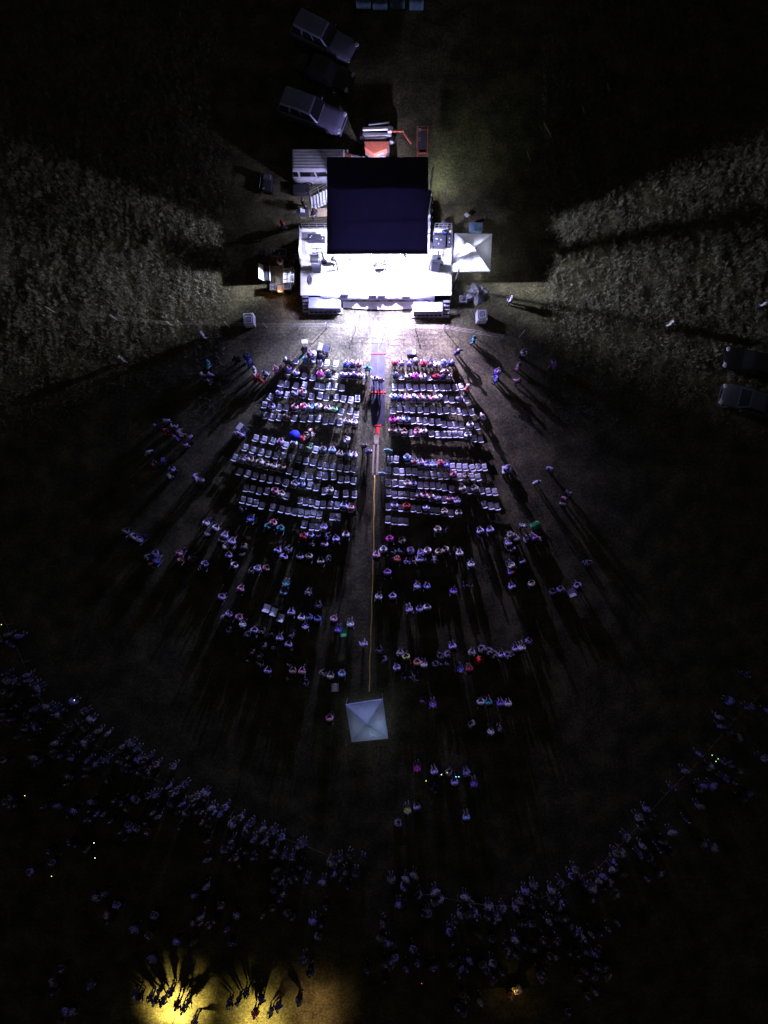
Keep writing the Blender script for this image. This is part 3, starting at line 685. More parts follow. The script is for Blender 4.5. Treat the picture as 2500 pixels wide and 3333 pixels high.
    pane(facequad(B[1], B[2], R[2], R[1], .06, .94, .06, .93), 'windshield'); pane(facequad(B[3], B[0], R[0], R[3], .1, .9, .15, .85), 'rear_window')
    wr = .38 if kind != 'sedan' else .32
    for x in (-hl * .60, hl * .60):
        for s in (-1, 1):
            wt = MB().tube([(x, s * (hw - .20), wr), (x, s * (hw + .015), wr)], wr, 20).build('wheel', 'rubber', t)
            MB().tube([(x, s * (hw + .012), wr), (x, s * (hw + .03), wr)], wr * .6, 14).build('rim', 'rim', wt)
            ar = MB().tube([(x + (wr + .05) * math.cos(a), s * (hw * .995), wr + (wr + .05) * math.sin(a)) for a in np.linspace(0, math.pi, 10)], .03, 6); ar.build('wheel_arch', body, t)
    for s in (-1, 1):
        MB().box((hl - .17, s * hw * .70, hood - .24), (.24, .34, .16), rz=-s * .35).build('headlight', 'lamp', t, bevel=.03)
        MB().box((g1 - .35, s * (hw + .09), belt + .06), (.12, .2, .14)).build('mirror', body, t, bevel=.03)
        MB().box((-hl + .05, s * hw * .78, belt - .25), (.06, .18, .25)).build('tail_light', 'red', t)
    MB().box((hl - .02, 0, hood - .33), (.06, W * .42, .16)).build('grille', 'black', t)
    MB().box((hl - .03, 0, .42), (.12, W * .86, .18)).build('bumper', body, t, bevel=.05)
    return t
D = math.radians
vehicle('suv_car', 1016, 362, D(-20), 5.2, 1.98, 'silver', 'silver estate car nearest the stage, parked above the van')
vehicle('suv_car', 1056, 122, D(-27), 5.2, 1.95, 'silver', 'silver car highest in the view, below the portable toilets')
vehicle('parked_car', 1058, 232, D(-24), 4.5, 1.8, 'blackcar', 'black car parked between the two silver cars', 'sedan', .7)
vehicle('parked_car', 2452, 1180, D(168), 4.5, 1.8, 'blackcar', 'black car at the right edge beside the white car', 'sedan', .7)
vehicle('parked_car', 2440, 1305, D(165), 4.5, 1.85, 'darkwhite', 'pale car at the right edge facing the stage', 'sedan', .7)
vehicle('passenger_van', 1068, 532, D(0), 5.6, 2.0, 'vanw', 'white passenger van with ribbed roof half under the stage roof', 'van', 1.6)

def toilets():
    for i, (x0, x1, y1) in enumerate(((1159, 1207, 19), (1213, 1261, 23), (1271, 1318, 17), (1333, 1379, 22))):
        a = P(x0, y1, .4); b = P(x1, y1, .4); W_ = b.x - a.x; cx = (a.x + b.x) / 2; cy = a.y + W_ / 2
        t = empty('portable_toilet', (cx, cy, 0), 0, f'pale blue portable toilet at the top edge, {ordn(i + 1)} from the left', 'portable toilet', 'row of portable toilets')
        MB().box((0, 0, 1.05), (W_, W_, 2.1)).build('cabin', 'loo', t, bevel=.04)
        MB().box((0, 0, 2.15), (W_ * 1.02, W_ * 1.02, .1), taper=.9).build('roof', 'loo', t, bevel=.03)
        d_ = MB().box((0, -W_ / 2 - .012, 1.0), (W_ * .7, .03, 1.8)).build('door', 'tarpb', t); MB().box((.25, -W_ / 2 - .04, 1.0), (.05, .04, .14)).build('handle', 'black', d_)
        MB().tube([(W_ * .35, W_ * .35, 2.15), (W_ * .35, W_ * .35, 2.45)], .05, 8).build('vent_pipe', 'black', t)
toilets()
def lift():
    c = P(1228, 480, .8); t = empty('boom_lift', (c.x, c.y, 0), 0, 'orange boom lift with grey arms parked behind the stage roof', 'boom lift')
    def b(n, mb, m, par=None, **k): return mb.build(n, m, par or t, **k)
    for x in (-.95, .95):
        for y in (-.95, .75):
            wv = b('wheel', MB().tube([(x, y - .17, .42), (x, y + .17, .42)], .42, 20), 'rubber'); b('rim', MB().tube([(x, y - .19, .42), (x, y - .16, .42)], .30, 16), 'wheelw', wv); b('hub', MB().tube([(x, y - .21, .42), (x, y - .185, .42)], .1, 10), 'steel', wv)
    b('chassis', MB().box((0, -.1, .48), (1.9, 1.1, .3)), 'steel', bevel=.04)
    tu = b('turret', MB().prism([(-1.0, .25), (-.95, -.25), (-.25, -.75), (.75, -.35), (.9, .25)], .62, 1.25), 'orange', bevel=.05)
    b('engine_cover', MB().prism([(-1.15, .45), (-1.12, .2), (.95, .2), (.95, .45)], .62, 1.15), 'black', bevel=.03)
    b('turntable', MB().tube([(0, .2, .6), (0, .2, .70)], .5, 18), 'black')
    b('lower_boom', MB().box((0, .62, 1.45), (2.2, .22, .24)), 'alu', bevel=.02)
    b('upper_boom', MB().box((.05, .92, 1.75), (2.3, .20, .22), rz=.03), 'white', bevel=.02)
    b('boom_link', MB().box((.15, 1.25, 1.85), (1.6, .1, .12), rz=.12), 'alu', bevel=.01)
    b('hydraulic_ram', MB().tube([(-.9, .4, 1.35), (.7, .38, 1.45)], .05, 8), 'chrome')
    b('boom_head', MB().box((.95, .85, 1.75), (.3, .4, .35)), 'white', bevel=.03); b('counterweight', MB().box((-1.15, .7, 1.3), (.35, .5, .5)), 'black', bevel=.05)
    b('extension_arm', MB().box((1.6, .72, 1.8), (1.1, .12, .12)), 'orange', bevel=.01)
    b('jib', MB().box((2.32, .22, 1.7), (.95, .12, .14), rz=-.95), 'orange', bevel=.01); b('jib_pivot', MB().ell((2.1, .65, 1.78), (.1, .1, .1), 8, 5), 'black')
    p = empty('platform_pivot', (0, 0, 0)); bpy.data.objects.remove(p)
    pf = b('platform', MB().box((3.45, .0, .95), (.82, 2.0, .05)), 'grille')
    r = MB(); x0, x1, y0, y1 = 3.05, 3.85, -1.0, 1.0
    for z in (1.45, 1.95): r.tube([(x0, y0, z), (x1, y0, z), (x1, y1, z), (x0, y1, z), (x0, y0, z)], .025, 6)
    for x in (x0, x1):
        for y in (y0, 0, y1): r.tube([(x, y, .97), (x, y, 1.95)], .022, 6)
    b('platform_rail', r, 'orange', pf)
    b('control_box', MB().box((3.45, -.8, 1.7), (.62, .28, .2)), 'orange', pf, bevel=.02); b('tool_tray', MB().box((3.45, -.8, 1.81), (.5, .16, .02)), 'black', pf)
    for y in (.75, .05): b('grab_handle', MB().tube([(3.08, y, 2.0), (3.28, y + .05, 2.03), (3.3, y - .12, 2.03), (3.1, y - .2, 2.0)], .018, 6), 'wheelw', pf)
    fc = bpy.data.curves.new('lettering', 'FONT'); fc.body = 'JLG'; fc.size = .34; fc.extrude = .004; fc.align_x = 'CENTER'
    tmp = bpy.data.objects.new('tmp', fc); COL.objects.link(tmp); dg = bpy.context.evaluated_depsgraph_get(); me = bpy.data.meshes.new_from_object(tmp.evaluated_get(dg)); bpy.data.objects.remove(tmp)
    me.materials.clear(); me.materials.append(M['white']); o = bpy.data.objects.new('lettering', me); COL.objects.link(o); o.parent = tu
    o.location = (.27, -.56, .86); o.rotation_euler = (D(80), 0, D(21.8))
lift()

# ------------------------------------------------------------------ runway, planks, hose
def runway():
    z = .02; xa, xb = P(1207, 0).x, P(1256, 0).x
    segs = ((1045, 1150, 1209, 1256), (1153, 1275, 1207, 1253), (1279, 1384, 1209, 1254))
    for i, (y0, y1, a, b) in enumerate(segs):
        A = P(a, y0, z); B = P(b, y1, z); cx = (A.x + B.x) / 2; cy = (A.y + B.y) / 2
        t = empty('rubber_mat', (cx, cy, 0), 0.008 * (i - 1), f'dark rubber walkway mat in the aisle, {ordn(i + 1)} from the stage', 'mat', 'rubber mats of the aisle walkway')
        MB().box((0, 0, .011), (B.x - A.x, A.y - B.y, .02)).build('sheet', 'matr', t, bevel=.004)
        MB().box((0, 0, .0235), (.02, A.y - B.y - .1, .003)).build('seam', 'grille', t)
    for i, (y, n) in enumerate(((1151, 0), (1277, 3), (1385, 0))):
        c = P(1231, y, .04); wd = 1.14 if i < 2 else .5
        t = empty('cable_ramp', (c.x, c.y, .022 if i < 2 else 0), 0, (('pale red cable ramp', 'red cable ramp with three cross bars', 'short red cable ramp')[i]) + ' across the aisle mats', 'cable ramp', 'red cable ramps across the aisle')
        MB().add([(-wd / 2, -.06, 0), (wd / 2, -.06, 0), (wd / 2, .06, 0), (-wd / 2, .06, 0), (-wd / 2, -.03, .05), (wd / 2, -.03, .05), (wd / 2, .03, .05), (-wd / 2, .03, .05)], [(0, 3, 2, 1), (4, 5, 6, 7), (0, 1, 5, 4), (1, 2, 6, 5), (2, 3, 7, 6), (3, 0, 4, 7)]).build('ramp_body', 'red', t)
        for k in range(n): MB().box((-.38 + .4 * k, 0, .03), (.05, .42, .05)).build('cross_bar', 'red', t)
    def plank(p, q, wd, zz, m, label, th=.04):
        A = P(*p, zz); B = P(*q, zz); c = (A + B) / 2; a = math.atan2(B.y - A.y, B.x - A.x) - math.pi / 2
        t = empty('plank', (c.x, c.y, 0), a, label, 'plank'); MB().box((0, 0, th / 2 + .004), (wd, (B - A).length, th)).build('board', m, t, bevel=.004)
        e = MB(); e.box((0, (B - A).length / 2 - .1, th + .007), (wd * .9, .03, .006)); e.build('batten', 'dwood', t)
    plank((1229, 1390), (1229, 1414), .26, .02, 'red', 'red painted plank just below the dark mats')
    plank((1227, 1415), (1226, 1446), .3, .02, 'wood', 'short broad wooden plank in the aisle')
    plank((1218, 1448), (1213, 1546), .13, .02, 'wood', 'left of two long parallel planks in the aisle')
    plank((1231, 1448), (1227, 1546), .16, .02, 'wood', 'right of two long parallel planks in the aisle')
    plank((1219, 1418), (1218, 1444), .05, .02, 'wood', 'thin stick beside the broad wooden plank')
    pts = [(1219, 1547), (1218, 1620), (1217, 1700), (1216, 1800), (1213, 1900), (1210, 1990), (1207, 2080), (1204, 2160), (1202, 2250)]
    P0 = P(1210, 1900); t = empty('hose', (P0.x, P0.y, 0), 0, 'long yellowish hose running down the aisle to the tent', 'hose')
    xs = np.interp(np.linspace(0, 8, 60), range(9), [p[0] for p in pts]); ys = np.interp(np.linspace(0, 8, 60), range(9), [p[1] for p in pts])
    MB().tube([tuple(P(a + .8 * math.sin(i * .7), b, .035) - P0) for i, (a, b) in enumerate(zip(xs, ys))], .055, 8).build('pipe', 'hose', t, smooth=True)
runway()

# ------------------------------------------------------------------ rope fences
def rope_fence(posts, label, hgt=1.25, strands=(1.15, .75), sag=.05, lean=.06, gaps=(), pr=.03, seed=1, rr_=.011, pm='post', rm='rope'):
    rr = random.Random(seed); pts = [P(*p, 0) for p in posts]; c = sum(pts, Vector()) / len(pts); t = empty('rope_fence', (c.x, c.y, 0), 0, label, 'fence'); tops = []
    for p in pts:
        l = Vector((rr.uniform(-lean, lean) - .04, rr.uniform(-lean, lean) + .03, 0)); q = p - c
        MB().tube([(q.x, q.y, 0), (q.x + l.x * hgt, q.y + l.y * hgt, hgt)], pr, 8).build('post', pm, t); tops.append((q, l))
    for i in range(len(tops) - 1):
        if i in gaps: continue
        mb = MB()
        for s in strands:
            a = tops[i][0] + tops[i][1] * s; b = tops[i + 1][0] + tops[i + 1][1] * s
            mb.tube([(a.x + (b.x - a.x) * u, a.y + (b.y - a.y) * u, s - 4 * sag * u * (1 - u)) for u in np.linspace(0, 1, 7)], rr_, 5)
        mb.build('rope', rm, t)
    return t
rope_fence([(179, 1017), (382, 1042), (560, 1060), (748, 1066), (870, 1067), (971, 1068), (1065, 1068), (1158, 1072)], 'rope fence on posts running left from the aisle mats', seed=3, rr_=.006, hgt=1.4, strands=(1.25, .9, .55))
rope_fence([(1257, 1072), (1353, 1072), (1446, 1074), (1540, 1092), (1632, 1103)], 'rope fence on posts running right from the aisle mats', seed=4, hgt=1.4, strands=(1.25, .9, .55))
tag(MB().tube([tuple(P(a, b, .9) * 1.0) for a, b in ((1158, 1058), (1180, 1056), (1207, 1055), (1232, 1058), (1257, 1061))], .012, 5).tube([tuple(P(a, b, 1.1)) for a, b in ((1158, 1056), (1200, 1060), (1257, 1062))], .012, 5).build('barrier_rope', 'rope'), 'loose pale ropes strung across the aisle mats', 'rope')
rope_fence([(8, 1960), (45, 2030), (98, 2150), (140, 2245), (205, 2330), (290, 2390), (372, 2432), (445, 2480), (520, 2520), (600, 2560), (680, 2605), (760, 2640), (880, 2690), (1000, 2735), (1080, 2765), (1180, 2790)], 'long rope fence before the crowd at the lower left', hgt=1.1, strands=(1.05,), seed=5, rr_=.006, pr=.018, pm='dwood')
rope_fence([(1310, 2880), (1400, 2890), (1490, 2910), (1580, 2925), (1680, 2930), (1760, 2900), (1850, 2850), (1935, 2805), (2000, 2740), (2080, 2650), (2150, 2570), (2230, 2490), (2300, 2420), (2370, 2330), (2440, 2265), (2495, 2200)], 'long rope fence before the crowd at the lower right', hgt=1.1, strands=(1.05,), seed=6, rr_=.006, pr=.018, pm='dwood')
for i, (x, y, a, lab) in enumerate(((2485, 1162, -.5, 'thin pale stake leaning at the right edge by the black car'), (1690, 1098, .9, 'thin leaning stake right of the rope fence end'))):
    c = P(x, y); t = empty('stake', (c.x, c.y, 0), a, lab, 'stake'); MB().tube([(0, 0, 0), (.35, 0, 1.0)], .025, 6).build('shaft', 'rope', t); MB().box((.35, 0, 1.02), (.06, .06, .04)).build('cap', 'wheelw', t)
for i, (x, y, a, m, L_, lab) in enumerate(((1777, 433, -1.05, 'yellow', 1.1, 'yellowish marker board in the dark field, upper right'), (1892, 369, -1.2, 'steel', .55, 'small pale marker board, middle of three in a line'), (1973, 300, -1.2, 'steel', .55, 'small pale marker board, farthest from the stage'), (1717, 520, -1.2, 'steel', .6, 'small pale marker board nearest the stage roof'))):
    c = P(x, y); t = empty('marker_board', (c.x, c.y, 0), a, lab, 'marker board'); MB().box((0, 0, .5), (L_, .04, .7), rx=.3).build('board', m, t); MB().box((-L_ * .35, .12, .3), (.04, .04, .6)).box((L_ * .35, .12, .3), (.04, .04, .6)).build('leg', 'post', t)

# ------------------------------------------------------------------ chairs
def make_chair():
    t = bpy.data.objects.new('folding_chair', None); COL.objects.link(t); t.empty_display_size = .2
    N = 5; vs = []; fs = []
    for j in range(N + 1):
        for i in range(N + 1):
            u = i / N * 2 - 1; v = j / N * 2 - 1
            wd = .188 - .012 * v
            vs.append((u * wd, v * .20, .455 - .018 * (1 - u * u) * (1 - v * v) + .012 * v))
    for j in range(N):
        for i in range(N): a = j * (N + 1) + i; fs.append((a, a + 1, a + N + 2, a + N + 1))
    o = MB().add(vs, fs).build('seat', 'chair', t, smooth=True); s = o.modifiers.new('s', 'SOLIDIFY'); s.thickness = .025; s.offset = -1
    vs = []; fs = []
    for j in range(4):
        for i in range(7):
            u = i / 6 * 2 - 1; z = .60 + .22 * j / 3; vs.append((u * .188, -.235 - (z - .44) * .30 - .025 * (1 - u * u), z))
    for j in range(3):
        for i in range(6): a = j * 7 + i; fs.append((a, a + 7, a + 8, a + 1))
    o = MB().add(vs, fs).build('backrest', 'chair', t, smooth=True); s = o.modifiers.new('s', 'SOLIDIFY'); s.thickness = .022; s.offset = 0
    for sx in (-.196, .196):
        MB().tube([(sx, .20, 0), (sx, -.20, .44), (sx, -.235 - .40 * .30, .83)], .012, 6).tube([(sx, -.26, 0), (sx, .13, .43)], .012, 6).build('leg_frame', 'chairleg', t)
    return t
CH0 = make_chair()
ZA = (750, 980, 3.318); ZB = (700, 1350, 3.19); ZC = (1200, 980, 3.687); ZD = (1180, 1350, 3.19)
ZL = (350, 1350, 3.318); ZL0 = (350, 1000, 3.318); ZR0 = (1600, 950, 4.1475); ZR = (1600, 1400, 3.318); ZE = (600, 1700, 2.676); ZF = (1180, 1680, 2.676); ZG = (1000, 2150, 2.37)
ZH = (0, 1950, 2.074); ZI = (600, 2550, 2.074); ZJ = (0, 2600, 2.37); ZK = (1400, 2500, 2.37); ZM = (1900, 2100, 2.765)
def zp(z, x, y): return (z[0] + x / z[2], z[1] + y / z[2])
LEFT = [
 (ZA, [(705,635),(810,655),(885,655),(970,660),(1045,660),(1140,665),(1250,690),(1320,690),(1385,690)]),
 (ZA, [(625,750),(715,785),(797,795),(895,820),(973,795),(1057,800),(1137,805),(1225,800),(1285,805),(1342,808),(1400,815),(1457,820)]),
 (ZA, [(545,885),(615,888),(705,900),(797,908),(937,912),(997,915),(1060,912),(1130,918),(1207,930)]),
 (ZA, [(443,1025),(530,995),(612,1000),(695,1005),(785,1005),(877,1025),(973,1015),(1043,1028),(1140,1038),(1222,1045),(1300,1050),(1375,1048)]),
 (ZA, [(367,1105),(450,1145),(530,1140),(608,1145),(700,1150),(790,1155),(866,1148),(948,1155),(1045,1170),(1120,1175),(1197,1178),(1293,1178),(1362,1212)]),
 (ZA, [(378,1230),(457,1245),(532,1245),(612,1250),(692,1255),(786,1262),(870,1265),(947,1262),(1027,1283),(1102,1285),(1177,1293),(1257,1305),(1340,1310)]),
 (ZB, [(427,240),(512,250),(603,262),(682,290),(742,310),(820,305),(895,328),(972,340),(1050,358),(1125,372),(1218,372),(1295,410),(1375,415),(1442,425)]),
 (ZB, [(320,333),(397,355),(483,382),(559,397),(637,405),(715,422),(790,437),(870,455),(948,468),(1020,482),(1093,505),(1160,522),(1227,532),(1303,540),(1373,548),(1443,550)]),
 (ZB, [(215,433),(290,460),(370,472),(467,505),(540,525),(612,540),(690,552),(775,572),(838,600),(917,610),(987,628),(1083,618),(1148,628),(1233,632),(1310,660),(1377,668),(1442,675)]),
 (ZB, [(262,583),(343,600),(420,628),(498,638),(580,658),(658,670),(742,698),(830,715),(905,728),(985,730),(1048,740),(1135,780),(1198,787),(1258,805),(1360,802),(1447,815)]),
 (ZB, [(320,745),(392,760),(463,780),(540,786),(620,800),(695,815),(750,832),(883,880),(940,892),(1000,905),(1060,922),(1122,920),(1200,926),(1265,932),(1335,950),(1410,960)]),
 (ZB, [(295,872),(360,888),(425,905),(488,928),(600,948),(690,966),(760,980),(828,996),(890,1010),(952,1017),(1015,1018),(1080,1025),(1215,1046),(1277,1053)]),
 (ZB, [(930,1122),(1003,1150),(1070,1158),(1135,1163)]),
]
RIGHT = [
 (ZC, [(318,745),(395,750),(480,755),(562,750),(655,755),(737,765),(815,765),(905,760),(985,750)]),
 (ZC, [(318,900),(395,905),(480,905),(565,905),(650,905),(725,905),(800,905),(877,905),(952,905)]),
 (ZC, [(310,1020),(393,1025),(480,1025),(568,1030),(650,1030),(730,1028),(805,1030),(880,1030),(955,1030),(1033,1025),(1110,1020)]),
 (ZC, [(300,1165),(378,1168),(455,1170),(533,1172),(612,1170),(690,1175),(765,1175),(843,1178),(920,1170),(997,1178),(1080,1172),(1165,1180)]),
 (ZC, [(295,1300),(372,1285),(450,1290),(528,1292),(610,1297),(690,1300),(770,1298),(848,1305),(928,1305),(1006,1303),(1080,1318),(1155,1328),(1235,1325)]),
 (ZC, [(290,1425),(375,1425),(453,1425),(530,1425),(608,1432),(682,1435),(757,1440),(830,1438),(900,1465),(972,1470),(1043,1478),(1115,1483),(1210,1490),(1300,1495)]),
 (ZD, [(300,175),(370,165),(433,180),(500,185),(567,180),(635,182),(710,182),(775,192),(838,192),(900,198),(960,197),(1022,202),(1085,212),(1157,235),(1225,240)]),
 (ZD, [(280,455),(348,458),(465,462),(533,478),(603,500),(670,515),(740,520),(805,520),(870,522),(935,525),(1000,530),(1065,532),(1133,538),(1200,540),(1267,542)]),
 (ZD, [(272,570),(348,580),(412,583),(476,585),(540,585),(602,605),(665,607),(733,615),(805,622),(870,625),(942,622),(1005,628),(1070,632),(1133,635),(1195,638)]),
 (ZD, [(272,697),(337,702),(400,707),(463,710),(533,722),(598,722),(662,722),(726,730),(788,738),(852,742),(925,762),(1040,765),(1104,770),(1169,778),(1235,780),(1300,782),(1370,790)]),
 (ZD, [(270,808),(333,813),(395,817),(458,820),(520,830),(582,835),(645,845),(712,858),(778,870),(845,860),(910,870),(973,885)]),
 (ZD, [(265,938),(335,942),(400,955),(463,960),(527,965),(590,970),(655,982),(718,988),(781,992),(848,1000),(915,1010),(995,1015),(1265,925),(1330,942),(1394,940)]),
 (ZD, [(265,1075),(330,1087),(395,1095),(455,1097)]), 
]
def yaw_for(x, y): return math.atan2(x, 24 - y) * 0.42   # chairs turn slightly toward the stage centre (front = +y)
CHAIRS = []   # dict(x,y,rz,label,side,row,idx)
chairs_obj = []
def seatlist(rows, side):
    for ri, (z, pts) in enumerate(rows):
        q = []
        for (x, y) in pts:
            p = P(*zp(z, x, y), .45); q.append((p.x + random.gauss(0, .02), p.y + random.gauss(0, .03)))
        q.sort(key=lambda a: abs(a[0] - (-.5)))
        for i, (x, y) in enumerate(q):
            CHAIRS.append(dict(x=x, y=y, rz=yaw_for(x, y) + random.gauss(0, .08), side=side, row=ri + 1, idx=i + 1, occ=False))
seatlist(LEFT, 'left'); seatlist(RIGHT, 'right')
# ------------------------------------------------------------------ people
def skeleton(pose):
    sit = pose.startswith('sit'); o = -.42 if sit else 0.0; fwd = 0.0
    lean = {'sit': .02, 'sit2': .10, 'sit3': -.05}.get(pose, 0.0)
    V = {}; E = []
    def v(n, x, y, z, r, r2=None): V[n] = ((x, y, z), (r, r2 or r))
    v('pelvis', 0, 0, .96 + o, .15, .12); v('spine', 0, lean * .4, 1.12 + o, .14, .11); v('chest', 0, lean * .9, 1.32 + o, .165, .12)
    v('neckb', 0, lean * 1.1, 1.46 + o, .07); v('neck', 0, lean * 1.2 + .01, 1.52 + o, .055); v('jaw', 0, lean * 1.3 + .035, 1.585 + o, .075, .08)
    v('skull', 0, lean * 1.3 + .015, 1.665 + o, .085, .1); v('crown', 0, lean * 1.3, 1.735 + o, .06, .07); v('nose', 0, lean * 1.3 + .125, 1.63 + o, .014); 
    v('earl', -.09, lean * 1.3 + .0, 1.64 + o, .016); v('earr', .09, lean * 1.3, 1.64 + o, .016)
    E += [('pelvis', 'spine'), ('spine', 'chest'), ('chest', 'neckb'), ('neckb', 'neck'), ('neck', 'jaw'), ('jaw', 'skull'), ('skull', 'crown'), ('jaw', 'nose'), ('skull', 'earl'), ('skull', 'earr')]
    for s, S in ((-1, 'l'), (1, 'r')):
        cy = lean * 1.0
        v('sh' + S, s * .18, cy, 1.40 + o, .065)
        if pose == 'stand': el = (s * .25, cy - .04, 1.13 + o); wr = (s * .27, cy + .06, .90 + o)
        elif pose == 'walk': el = (s * .25, cy - .10 * s, 1.14 + o); wr = (s * .27, cy - .05 * s + .12, .92 + o)
        elif pose == 'phone': el = (s * .24, cy + .12, 1.16 + o); wr = (s * .12, cy + .33, 1.32 + o)
        elif pose == 'akimbo': el = (s * .36, cy - .08, 1.18 + o); wr = (s * .20, cy + .06, 1.04 + o)
        elif pose == 'sit': el = (s * .25, cy + .05, 1.15 + o); wr = (s * .14, .30, 1.06 + o)
        elif pose == 'sit2': el = (s * .27, cy + .12, 1.16 + o); wr = (s * .10, .38, 1.10 + o)
        else: el = (s * .24, cy + .14, 1.2 + o); wr = (s * .08, cy + .34, 1.36 + o)
        v('el' + S, *el, .046); v('wr' + S, *wr, .03)
        d = Vector(wr) - Vector(el); d.normalize(); pm = Vector(wr) + d * .06; v('palm' + S, *pm, .034, .022)
        E += [('chest', 'sh' + S), ('sh' + S, 'el' + S), ('el' + S, 'wr' + S), ('wr' + S, 'palm' + S)]
        side = d.cross(Vector((0, 0, 1))); side = side.normalized() if side.length > .2 else Vector((0, 1, 0)); curl = d.cross(side).normalized()
        for k, (off, ln) in enumerate(((-.027, .062), (-.009, .072), (.009, .068), (.027, .052))):
            a = pm + side * off + d * .03; b = a + d * ln * .55 - curl * .01; c = b + d * ln * .4 - curl * .025
            v(f'f{k}a' + S, *a, .011); v(f'f{k}b' + S, *b, .0095); v(f'f{k}c' + S, *c, .008); E += [('palm' + S, f'f{k}a' + S), (f'f{k}a' + S, f'f{k}b' + S), (f'f{k}b' + S, f'f{k}c' + S)]
        th = Vector(wr) + d * .035 - side * .04 * s; th2 = th + d * .035 - side * .012 * s; v('t1' + S, *th, .012); v('t2' + S, *th2, .01); E += [('wr' + S, 't1' + S), ('t1' + S, 't2' + S)]
        v('hip' + S, s * .10, .0, .90 + o, .105)
        if sit: kn = (s * .12, .42, .50); an = (s * .12, .40 + .05 * s, .09)
        elif pose == 'walk': kn = (s * .10, .10 * s + .06, .50); an = (s * .10, .22 * s, .09)
        else: kn = (s * .11, .03, .50); an = (s * .12, 0, .09)
        v('kn' + S, *kn, .066); v('calf' + S, *((kn[0] + an[0]) / 2, (kn[1] + an[1]) / 2 - .015, (kn[2] + an[2]) / 2 + .05), .058); v('an' + S, *an, .04); v('toe' + S, an[0] * 1.1, an[1] + .17, .045, .042, .03)
        E += [('pelvis', 'hip' + S), ('hip' + S, 'kn' + S), ('kn' + S, 'calf' + S), ('calf' + S, 'an' + S), ('an' + S, 'toe' + S)]
    return V, E
def skinned(V, E, names, grow=1.0, add=0.0, sub=1, name='m'):
    ns = [n for n in V if names is None or n in names]; idx = {n: i for i, n in enumerate(ns)}
    me = bpy.data.meshes.new(name); me.from_pydata([V[n][0] for n in ns], [(idx[a], idx[b]) for a, b in E if a in idx and b in idx], [])
    o = bpy.data.objects.new(name, me); COL.objects.link(o); o.modifiers.new('skin', 'SKIN')
    for n in ns:
        sv = me.skin_vertices[0].data[idx[n]]; r = V[n][1]; sv.radius = (r[0] * grow + add, r[1] * grow + add); sv.use_root = (n == ns[0])
    if sub: m = o.modifiers.new('sub', 'SUBSURF'); m.levels = sub; m.render_levels = sub
    dg = bpy.context.evaluated_depsgraph_get(); dg.update(); r = bpy.data.meshes.new_from_object(o.evaluated_get(dg))
    bpy.data.objects.remove(o); bpy.data.meshes.remove(me); r.name = name
    r.polygons.foreach_set('use_smooth', [True] * len(r.polygons)); return r
SHIRT = {'pelvis', 'spine', 'chest', 'neckb', 'shl', 'shr', 'ell', 'elr', 'wrl', 'wrr'}; TROU = {'pelvis', 'hipl', 'hipr', 'knl', 'knr', 'calfl', 'calfr', 'anl', 'anr'}; SHOE = None
POSES = {}
for pose in ('stand', 'walk', 'phone', 'akimbo', 'sit', 'sit2', 'sit3'):
    V, E = skeleton(pose)
    body = skinned(V, E, None, 1, 0, 1, 'person_' + pose); low = skinned(V, E, None, 1, 0, 0, 'low')
    V2 = dict(V)
    for n in ('wrl', 'wrr'):
        e = Vector(V['el' + n[-1]][0]); w_ = Vector(V[n][0]); V2[n] = (tuple(e.lerp(w_, .85)), (.04, .04))
    shirt = skinned(V2, E, SHIRT, 1.06, .022, 1, 'shirt'); lows = skinned(V2, E, SHIRT, 1.06, .022, 0, 'lows')
    trou = skinned(V, E, TROU, 1.04, .016, 1, 'trousers'); lowt = skinned(V, E, TROU, 1.04, .016, 0, 'lowt')
    hd = V['skull'][0]; hairs = []
    for kind in range(3):
        mb = MB()
        if kind == 0: mb.ell((0, hd[1] - .012, hd[2] + .0), (.108, .122, .118), 14, 7, z0=-.05)
        elif kind == 1: mb.ell((0, hd[1] - .02, hd[2] + .0), (.115, .128, .125), 14, 7, z0=-.1); mb.ell((0, hd[1] - .09, hd[2] - .14), (.09, .05, .17), 10, 6)
        else: mb.ell((0, hd[1], hd[2] + .02), (.112, .125, .115), 14, 7, z0=0); mb.ell((0, hd[1] + .09, hd[2] + .03), (.085, .1, .012), 12, 4)
        me = mb.mesh('hair'); me.materials.append(M['hair']); me.polygons.foreach_set('use_smooth', [True] * len(me.polygons)); hairs.append(me)
    shm = []
    for S in 'lr':
        a = V['an' + S][0]; tt = V['toe' + S][0]; me = MB().ell(((a[0] + tt[0]) / 2, (a[1] + tt[1]) / 2 + .01, .05), (.05, .14, .055), 10, 6).mesh('shoe'); me.materials.append(M['black']); shm.append(me)
    body.materials.clear(); body.materials.append(M['skin']); shirt.materials.clear(); shirt.materials.append(M['cloth']); trou.materials.clear(); trou.materials.append(M['pants'])
    POSES[pose] = dict(body=body, shirt=shirt, trou=trou, hairs=hairs, shoes=shm, low=(low, lows, lowt))
CN = {'W': ('white', (.78, .78, .80)), 'L': ('pale lilac', (.50, .43, .78)), 'V': ('violet', (.30, .14, .72)), 'B': ('blue', (.08, .14, .60)), 'N': ('navy', (.03, .04, .16)), 'K': ('black', (.025, .025, .03)),
      'G': ('grey', (.30, .30, .32)), 'T': ('tan', (.42, .30, .20)), 'C': ('cream', (.68, .62, .48)), 'R': ('red', (.60, .03, .04)), 'P': ('pink', (.80, .30, .42)), 'M': ('magenta', (.72, .03, .42)),
      'E': ('teal', (.03, .36, .38)), 'S': ('light blue', (.30, .48, .78)), 'U': ('green', (.12, .45, .16)), 'Y': ('yellow', (.70, .66, .15)), 'O': ('orange', (.72, .22, .06)), 'D': ('dark purple', (.10, .05, .20))}
